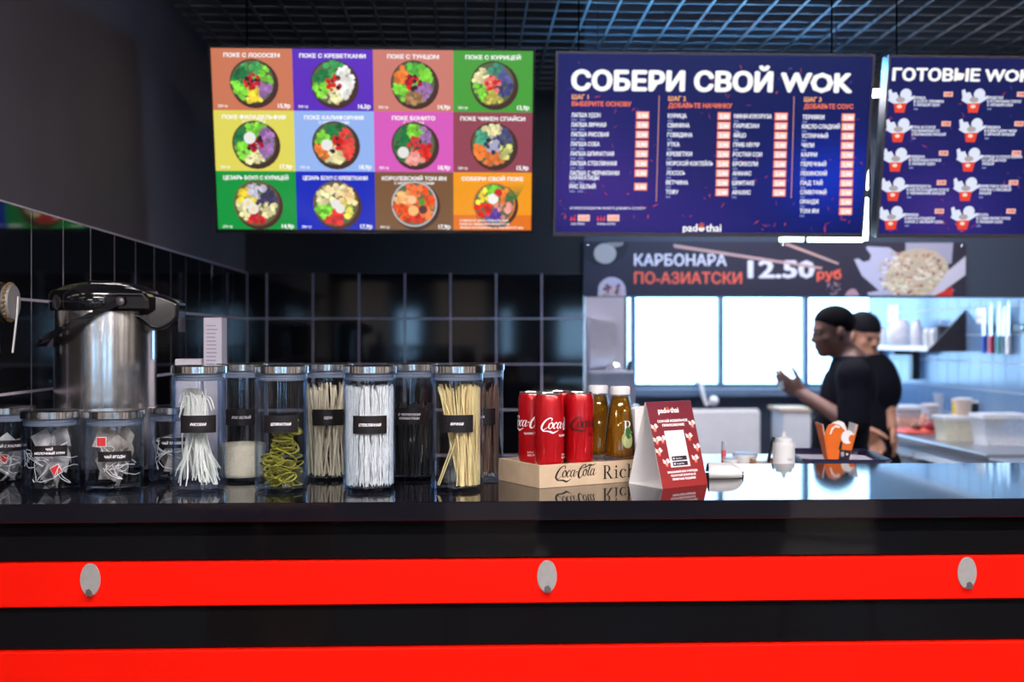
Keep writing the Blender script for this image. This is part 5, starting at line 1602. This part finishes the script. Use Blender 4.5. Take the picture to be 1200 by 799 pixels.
t = thing('paper_notice', 'white paper notice on the tiled wall above the kitchen shelf', 'notice', (XR - .0062, 7.78, CAMZ + .15))
MB().box(-.001, 0, -.11, .09, -.05, .07).build('sheet', M['white'], t, 0); MB().box(-.002, -.001, -.015, .0, .055, .065).build('tape', M['seal'], t, 0)
t = thing('paper_notice', 'white paper notice stuck beside the knives', 'notice', (XR - .0062, 6.42, CAMZ + .118))
MB().box(-.001, 0, -.065, .06, -.04, .05).build('sheet', M['white'], t, 0); MB().box(-.002, -.001, -.06, .055, -.008, -.002).build('line', M['seal'], t, 0)
# knives
t = thing('knife_rack', 'steel magnetic strip on the tiled wall holding the knives', 'rack', (XR - .0062, 6.15, CAMZ + .05))
MB().box(-.016, 0, -.26, .22, -.02, .02, bev=.003).build('strip', M['plastic_dark'], t)
MB().tube([(-.016, -.24, 0), (-.018, -.24, 0)], .006, 8).build('screw', M['steel'], t)
kc = [(1170, (.01, .06, .5), 'blue', .13), (1178.5, (.5, .01, .03), 'red', .185), (1188.5, (.0, .18, .12), 'green', .19), (1194, (.02, .02, .025), 'black', .16), (1199.5, (.75, .76, .8), 'white', .19)]
blade = mat('blade', (.80, .83, .88), .3, metal=.5, noise=(10, .04))
for px, c, nm, L in kc:
    Y = F_PX * XR / (px - 546)
    t = thing('kitchen_knife', 'kitchen knife with %s handle hanging on the tiled wall' % nm, 'knife', (XR - .030, Y, CAMZ + .008), group='kitchen knives')
    MB().prism([(-.019, 0), (.019, 0), (.0195, L * .45), (.012, L * .8), (-.004, L), (-.019, L * .92)], -.001, .001, Matrix.Rotation(R(90), 4, 'Z')).build('blade', blade, t, 0)
    MB().prism([(-.014, -.098), (.014, -.098), (.017, -.09), (.013, -.05), (.015, 0), (-.015, 0), (-.013, -.05), (-.017, -.09)], -.009, .009, Matrix.Rotation(R(90), 4, 'Z')).build('handle', mat('handle_' + nm, c, .35, noise=(20, .1)), t, 0)
# ================================================================== PEOPLE
class Sdf:
    """smooth union of tapered limbs and ellipsoids on a grid, turned into one closed surface"""
    def __init__(s, lo, hi, h):
        s.h = h; s.lo = np.array(lo, float); n = np.ceil((np.array(hi) - s.lo) / h).astype(int) + 1
        s.n = n; s.F = np.full(n, 0.08, np.float32)

    def _sub(s, lo, hi):
        a = np.maximum(0, np.floor((np.array(lo) - s.lo) / s.h).astype(int)); b = np.minimum(s.n, np.ceil((np.array(hi) - s.lo) / s.h).astype(int) + 1)
        sl = tuple(slice(int(i), int(max(i, j))) for i, j in zip(a, b))
        ax = [s.lo[k] + s.h * np.arange(sl[k].start, sl[k].stop) for k in range(3)]
        return sl, np.stack(np.meshgrid(*ax, indexing='ij'), -1)

    def _mix(s, sl, d, k, sub=False):
        f = s.F[sl]
        if sub: s.F[sl] = np.maximum(f, -d); return
        hh = np.clip(.5 + .5 * (f - d) / k, 0, 1)
        s.F[sl] = f * (1 - hh) + d * hh - k * hh * (1 - hh)

    def cone(s, a, b, ra, rb, k=.02, flat=None):
        a, b = np.array(a, float), np.array(b, float); m = max(ra, rb) + k * 2 + .03
        sl, P = s._sub(np.minimum(a, b) - m, np.maximum(a, b) + m)
        if P.size == 0: return s
        ab = b - a; t = np.clip(((P - a) @ ab) / max(1e-9, ab @ ab), 0, 1)
        D = P - (a + t[..., None] * ab)
        d = np.sqrt((D ** 2).sum(-1)) - (ra + (rb - ra) * t)
        s._mix(sl, d.astype(np.float32), k); return s

    def ell(s, c, r, rot=None, k=.02, sub=False):
        c = np.array(c, float); r = np.array(r, float); m = r.max() + k * 2 + .03
        sl, P = s._sub(c - m, c + m)
        if P.size == 0: return s
        D = P - c
        if rot is not None: D = D @ rot
        q = np.sqrt(((D / r) ** 2).sum(-1)); g = np.sqrt(((D / r ** 2) ** 2).sum(-1)) + 1e-6
        s._mix(sl, (q * (q - 1) / g).astype(np.float32), k, sub); return s

    def cut(s, c, n):
        """keep only the side of the plane that n points away from"""
        sl, P = s._sub(s.lo, s.lo + s.h * s.n)
        s.F[sl] = np.maximum(s.F[sl], ((P - np.array(c)) @ np.array(n)).astype(np.float32)); return s

    def mesh(s, name):
        F = s.F; S = F < 0; n = F.shape
        acc = np.zeros((n[0] - 1, n[1] - 1, n[2] - 1, 3), np.float32); cnt = np.zeros(acc.shape[:3], np.float32)
        cs = [(i, j, k) for i in (0, 1) for j in (0, 1) for k in (0, 1)]
        g = lambda A, c: A[c[0]:n[0] - 1 + c[0], c[1]:n[1] - 1 + c[1], c[2]:n[2] - 1 + c[2]]
        for a in cs:
            for ax in range(3):
                if a[ax]: continue
                b = list(a); b[ax] = 1
                fa, fb = g(F, a), g(F, b); x = g(S, a) != g(S, tuple(b))
                t = np.where(x, fa / np.where(x, fa - fb, 1), 0)
                for q in range(3): acc[..., q] += np.where(x, a[q] + (t if q == ax else 0), 0)
                cnt += x
        act = cnt > 0; idx = -np.ones(act.shape, np.int64); idx[act] = np.arange(act.sum())
        I = np.argwhere(act); V = s.lo + s.h * (I + acc[act] / cnt[act][:, None])
        faces = []
        for ax in range(3):
            u, v = (ax + 1) % 3, (ax + 2) % 3
            A = np.take(S, range(n[ax] - 1), ax); B = np.take(S, range(1, n[ax]), ax)
            E = np.argwhere(A != B)
            ok = (E[:, u] > 0) & (E[:, v] > 0) & (E[:, u] < n[u] - 1) & (E[:, v] < n[v] - 1); E = E[ok]
            flip = A[tuple(E.T)]
            q = []
            for du, dv in ((0, 0), (-1, 0), (-1, -1), (0, -1)):
                e = E.copy(); e[:, u] += du; e[:, v] += dv; q.append(idx[tuple(e.T)])
            q = np.stack(q, 1); q[~flip] = q[~flip][:, ::-1]
            faces.append(q)
        Fc = np.concatenate(faces)
        me = bpy.data.meshes.new(name); me.from_pydata(V.tolist(), [], Fc.tolist())
        me.polygons.foreach_set('use_smooth', [True] * len(me.polygons)); me.update()
        return me


def head_rot(fwd, up=(0, 0, 1)):
    f = Vector(fwd).normalized(); l = Vector(up).cross(f).normalized(); u = f.cross(l)
    return np.array([[f.x, l.x, u.x], [f.y, l.y, u.y], [f.z, l.z, u.z]])


def head(S, c, Rm, neck, k=1.0):
    W = lambda p: np.array(c) + Rm @ (np.array(p) * k)
    e = lambda p, r, **kw: S.ell(W(p), np.array(r) * k, Rm, **kw)
    e((-.012, 0, .034), (.099, .077, .084)); e((.028, 0, -.04), (.063, .058, .080), k=.03)
    e((.060, 0, -.098), (.024, .028, .020), k=.02); e((.073, 0, .016), (.022, .046, .013), k=.015)
    S.cone(W((.086, 0, .002)), W((.104, 0, -.034)), .009 * k, .013 * k, .008)
    for s_ in (1, -1):
        e((.093, .013 * s_, -.040), (.012, .009, .009), k=.006)
        e((-.006, .079 * s_, -.012), (.019, .010, .031), k=.008); e((.004, .040 * s_, -.062), (.045, .022, .04), k=.02)
        e((.055, .040 * s_, -.030), (.020, .018, .016), k=.02)
    e((.0865, 0, -.063), (.013, .024, .0075), k=.006); e((.083, 0, -.077), (.013, .021, .0085), k=.006)
    for s_ in (1, -1): e((.094, .031 * s_, -.006), (.016, .017, .011), sub=True)
    S.cone(W((-.022, 0, -.06)), neck, .058 * k, .060 * k, .03)
    return W


def hand(S, wrist, dirn, side, curl=.3, k=1.0, spread=1.0, palm_n=None, fat=1.12):
    """five fingers of different length on a palm; dirn: from wrist to knuckles, side: towards the thumb"""
    w = Vector(wrist); d = Vector(dirn).normalized(); sd = Vector(side); sd = (sd - d * sd.dot(d)).normalized(); nn = d.cross(sd).normalized()
    if palm_n is not None and nn.dot(Vector(palm_n)) < 0: nn = -nn
    kn = w + d * .085 * k
    rot = np.array([[d.x, sd.x, nn.x], [d.y, sd.y, nn.y], [d.z, sd.z, nn.z]])
    S.ell(w + d * .05 * k, (.052 * k, .040 * k, .0155 * k), rot, k=.014)
    for i, (L, off) in enumerate(((.075, .028), (.083, .009), (.077, -.010), (.060, -.028))):
        a = w + d * (.082 - abs(i - 1) * .004) * k + sd * off * k
        dd = (d + sd * (.10 * (1.2 - i)) * spread).normalized(); c_ = curl * (1 + .12 * i)
        p = a; q = dd
        for sL, r0, r1 in ((.45, .0092, .0088), (.30, .0088, .0082), (.25, .0082, .0068)):
            q = (q * math.cos(c_) + nn * math.sin(c_)).normalized(); b = p + q * L * sL * k
            S.cone(p, b, r0 * k * fat, r1 * k * fat, .003); p = b
    a = w + d * .022 * k + sd * .026 * k; q = (d * .75 + sd * .65 + nn * .25).normalized(); p = a
    for L, r0, r1 in ((.038, .014, .0115), (.030, .0115, .010), (.026, .010, .0078)):
        b = p + q * L * k; S.cone(p, b, r0 * k, r1 * k, .005); p = b; q = (q + d * .35 + nn * curl * .4).normalized()
    return p


def person(label, skin, J, fwd, hpos, neck, extras):
    root = thing('person', label, 'person', (J['base'][0], J['base'][1], 0))
    inv = Matrix.Translation((-J['base'][0], -J['base'][1], 0))
    pts = [Vector(v) for kk, v in J.items()]
    lo = [min(p[i] for p in pts) - .16 for i in range(3)]; hi = [max(p[i] for p in pts) + .16 for i in range(3)]
    lo[2] = -.02; hi[2] = hpos[2] + .15

    def put(S, nm, m):
        me = S.mesh(nm); me.transform(inv); return obj(nm, me, m, root)
    S = Sdf(lo, hi, .0075)
    Rm = head_rot(*fwd)
    W = head(S, hpos, Rm, neck)
    sl, sr, ch, wa, hp = J['sl'], J['sr'], J['chest'], J['waist'], J['hip']
    ax = (Vector(sl) - Vector(sr)).normalized(); up = (Vector(ch) - Vector(hp)).normalized(); fr_ = ax.cross(up)
    tr = np.array([[ax.x, fr_.x, up.x], [ax.y, fr_.y, up.y], [ax.z, fr_.z, up.z]])

    def torso(S, g, kk=.05):
        S.cone(neck, ch, .058 + g, .085 + g, kk)
        for a in (sl, sr): S.cone(neck, a, .05 + g * .7, .058 + g, kk)
        S.ell(ch, (.165 + g, .105 + g, .16 + g), tr, k=kk); S.ell(wa, (.145 + g, .105 + g, .17 + g), tr, k=kk); S.ell(hp, (.165 + g, .115 + g, .13 + g), tr, k=kk)
    torso(S, 0)
    for sd in 'lr':
        S.cone(J['s' + sd], J['e' + sd], .052, .042, .025); S.cone(J['e' + sd], J['w' + sd], .042, .029, .02)
        hp2 = Vector(hp) + ax * (.09 if sd == 'l' else -.09); kn = J['k' + sd]; an = J['a' + sd]
        S.cone(hp2, kn, .085, .055, .04); S.cone(kn, an, .055, .038, .02); S.ell(Vector(an) + Vector((fr_.x, fr_.y, 0)) * .06 + Vector((0, 0, -.045)), (.045, .11, .035), np.array([[ax.x, fr_.x, 0], [ax.y, fr_.y, 0], [0, 0, 1.0]]), k=.02)
    extras['hands'](S)
    put(S, 'body', skin)
    # clothes
    cloth, apron_m = extras['cloth'], extras['apron']
    S = Sdf(lo, hi, .010); torso(S, .018)
    S.cut(Vector(neck) + Vector((0, 0, .030)), (0, 0, 1)); S.cut(Vector(hp) - up * .12, tuple(-up))
    for sd in 'lr':
        a, e = Vector(J['s' + sd]), Vector(J['e' + sd]); S2 = e + (a - e) * extras['sleeve']
        q = extras.get('sl_r', .072); S.cone(a, S2, q, q, .03)
        S.cone(a + (S2 - a) * .5, S2, q - .002, q + .004, .02)
    put(S, 'tshirt', cloth)
    S = Sdf(lo, hi, .011)
    for sd in 'lr':
        hp2 = Vector(hp) + ax * (.085 if sd == 'l' else -.085); S.cone(hp2, J['k' + sd], .105, .075, .04); S.cone(J['k' + sd], Vector(J['a' + sd]) + Vector((0, 0, .02)), .075, .06, .02)
    S.ell(hp, (.178, .13, .14), tr, k=.05); S.cut((0, 0, .06), (0, 0, -1))
    put(S, 'trousers', cloth)
    # apron: a front shell that hangs from the chest over the hips
    S = Sdf(lo, hi, .010)
    S.ell(Vector(ch) + fr_ * .02, (.115, .118, .15), tr, k=.03); S.ell(Vector(wa) + fr_ * .02, (.16, .125, .19), tr, k=.06); S.ell(Vector(hp) + fr_ * .025, (.19, .14, .2), tr, k=.06)
    S.ell(Vector(hp) + fr_ * .03 - up * .18, (.20, .13, .24), tr, k=.05)
    S.cut(Vector(wa) + fr_ * extras.get('apron_cut', .0), tuple(-fr_)); S.cut(Vector(ch) + up * .09, tuple(up))
    put(S, 'apron', apron_m)
    for sd in 'lr':
        b = MB().ball((0, 0, 0), .1, 14, 8, (.5, 1.3, .45)); o = b.build('shoe', M['plastic_dark'], root, 60)
        q = Vector(J['a' + sd]) + Vector((fr_.x, fr_.y, 0)) * .06; o.location = (q.x - J['base'][0], q.y - J['base'][1], .047); o.rotation_euler = (0, 0, math.atan2(-fr_.x, fr_.y))
    eye_w = mat('eye_' + extras['id'], (.09, .075, .07), .4, noise=(5, .02)); eye_d = mat('iris_' + extras['id'], (.015, .01, .008), .15, noise=(5, .02))
    for s_ in (1, -1):
        c = W((.0775, .031 * s_, -.006)); o = MB().ball((0, 0, 0), .0125, 12, 8).build('eye', eye_w, root); o.location = inv @ Vector(c)
        c2 = W((.0868, .031 * s_, -.006)); o2 = MB().ball((0, 0, 0), .005, 8, 6).build('iris', eye_d, o); o2.location = Vector(c2) - Vector(c)
    return root, W, Rm, put, lo, hi


# --- the man in profile
YP = 5.5
P = lambda px, py, dy=0.0: at(px, py, YP + dy)
sk1 = mat('skin_dark', (.18, .090, .072), .42, noise=(25, .12), bump=(120, .1))
black_c = mat('black_cotton', (.005, .0055, .010), .85, spec=.10, noise=(60, .2), bump=(90, .3))
apron1 = mat('apron_black', (.006, .0065, .012), .8, spec=.10, noise=(40, .2), bump=(60, .3))
hx = P(992, 560)
J = dict(base=(hx.x, YP, 0), sl=P(1001, 441, -.19), sr=P(1001, 440, .19), el=P(1001, 499, -.20), er=P(988, 497, .2), wl=P(940, 461, -.07), wr=P(944, 466, .10),
         chest=P(996, 458), waist=P(988, 505), hip=P(986, 556), kl=Vector((hx.x - .06, YP - .1, .47)), kr=Vector((hx.x - .04, YP + .1, .47)), al=Vector((hx.x, YP - .11, .09)), ar=Vector((hx.x + .02, YP + .11, .09)))


def hands1(S):
    d = P(918, 448, -.04) - J['wl']; hand(S, J['wl'], d, (0, -.35, .9), .30, 1.05, .15, (.2, .9, -.2))
    d = P(928, 459, .03) - J['wr']; hand(S, J['wr'], d, (-.5, .6, .3), .65, 1.0, .2, (0, -1, -.1))


neck1 = P(998, 424)
hc = P(975.5, 388)
root, W, Rm, put, lo, hi = person('person in black t-shirt and apron seen in profile, holding up a slip', sk1, J, ((-1, -.12, -.10),), hc, neck1, dict(hands=hands1, cloth=black_c, apron=apron1, sleeve=.12, id='1'))
S = Sdf(np.array(hc) - .16, np.array(hc) + .16, .006)
S.ell(W((-.014, 0, .040)), np.array((.103, .080, .085)), Rm)
nrm = Rm @ np.array((.50, 0, -.87)); S.cut(W((.020, 0, .022)), nrm)
S.cut(W((-.02, 0, -.03)), Rm @ np.array((0, 0, -1)))
put(S, 'hair', mat('hair_black', (.004, .004, .006), .85, spec=.08, noise=(150, .4), bump=(220, .8)))
t = thing('paper_slip', 'small white order slip between the fingers of the person in profile', 'paper', P(917, 451.5, -.045))
MB().box(-.018, .03, -.0006, .0006, -.016, .02, Matrix.Rotation(R(-25), 4, 'Y')).build('sheet', M['white'], t, 0)

# --- the man with the cap
YP = 6.2
sk2 = mat('skin_brown', (.44, .21, .13), .45, noise=(25, .12), bump=(120, .1))
hx = P(1012, 560)
J = dict(base=(hx.x, YP, 0), sl=P(1029, 433, -.02), sr=P(996, 434, .06), el=P(1039, 470, -.06), er=P(998, 486, -.10), wl=P(1045, 499, -.14), wr=P(1011, 503, -.22),
         chest=P(1016, 452), waist=P(1014, 498), hip=P(1013, 545), kl=Vector((hx.x + .11, YP - .04, .47)), kr=Vector((hx.x - .09, YP - .0, .47)), al=Vector((hx.x + .12, YP + .02, .09)), ar=Vector((hx.x - .1, YP + .05, .09)))


def hands2(S):
    d = P(1050, 518, -.15) - J['wl']; hand(S, J['wl'], d, (-.3, -.9, 0), .22, 1.0, .6, (-.9, .2, 0))
    d = P(1026, 519, -.24) - J['wr']; hand(S, J['wr'], d, (.4, -.5, .6), .5, 1.12, .5, (-.5, .4, -.6))


neck2 = P(1012, 421)
hc = P(1012.5, 393)
root, W, Rm, put, lo, hi = person('person in black cap and t-shirt standing behind the one in profile', sk2, J, ((.35, -.9, -.16),), hc, neck2, dict(hands=hands2, cloth=black_c, apron=apron1, sleeve=.14, id='2', apron_cut=.03, sl_r=.060))
S = Sdf(np.array(hc) - .17, np.array(hc) + .17, .006)
S.ell(W((-.012, 0, .045)), np.array((.106, .085, .088)), Rm); S.cut(W((0, 0, .026)), Rm @ np.array((.0, 0, -1)))
put(S, 'cap', mat('cap_black', (.008, .0075, .012), .8, spec=.1, noise=(60, .2), bump=(80, .3)))
S = Sdf(np.array(hc) - .17, np.array(hc) + .17, .006)
S.ell(W((.055, 0, -.098)), np.array((.034, .042, .026)), Rm, k=.02); S.ell(W((.02, .045, -.075)), np.array((.035, .018, .03)), Rm, k=.02); S.ell(W((.02, -.045, -.075)), np.array((.035, .018, .03)), Rm, k=.02)
S.ell(W((.086, 0, -.052)), np.array((.012, .026, .006)), Rm, k=.005)
put(S, 'beard', mat('beard_dark', (.03, .018, .014), .8, noise=(150, .4), bump=(220, .8)))
b = J['wr'] + (P(1026, 519, -.24) - J['wr']) * .06
dd = (J['wr'] - J['er']).normalized()
o = MB().tube([b - dd * .012, b + dd * .012], .037, 16, caps=False).build('wristband', M['white'], root); o.location = (-J['base'][0], -J['base'][1], 0)
# ================================================================== HALL FURNITURE (seen mirrored in the glossy boards)
def chair(x, y, rz, label):
    t = thing('dining_chair', label, 'chair', (x, y, 0), rz, 'hall chairs')
    m = mat('chair_shell', (.6, .58, .57), .5, noise=(10, .1)) if 'chair_shell' not in bpy.data.materials else bpy.data.materials['chair_shell']
    MB().box(-.22, .22, -.21, .21, .44, .475, bev=.012).build('seat', m, t)
    MB().box(-.21, .21, .19, .22, .50, .86, bev=.01).build('backrest', m, t)
    for sx in (-1, 1):
        for sy in (-1, 1): MB().tube([(sx * .17, sy * .16, .44), (sx * .22, sy * .21, 0)], .013, 8).build('leg', M['steel_brushed'], t)


chair(.15, -1.25, R(10), 'grey shell chair mirrored in the black board below the middle jars')
chair(1.75, -1.3, R(200), 'grey shell chair mirrored in the black board at the right')
t = thing('dining_table', 'brown wooden table mirrored in the black board at the left', 'table', (-.95, -1.45, 0))
MB().box(-.35, .35, -.35, .35, .72, .75, bev=.004).build('table_top', M['wood_dark'], t)
MB().box(-.30, .30, -.02, .02, .05, .72).box(-.02, .02, -.30, .30, .05, .72).build('pedestal', M['wood_dark'], t, 0)
MB().box(-.25, .25, -.25, .25, 0, .05, bev=.004).build('foot', M['wood_dark'], t)
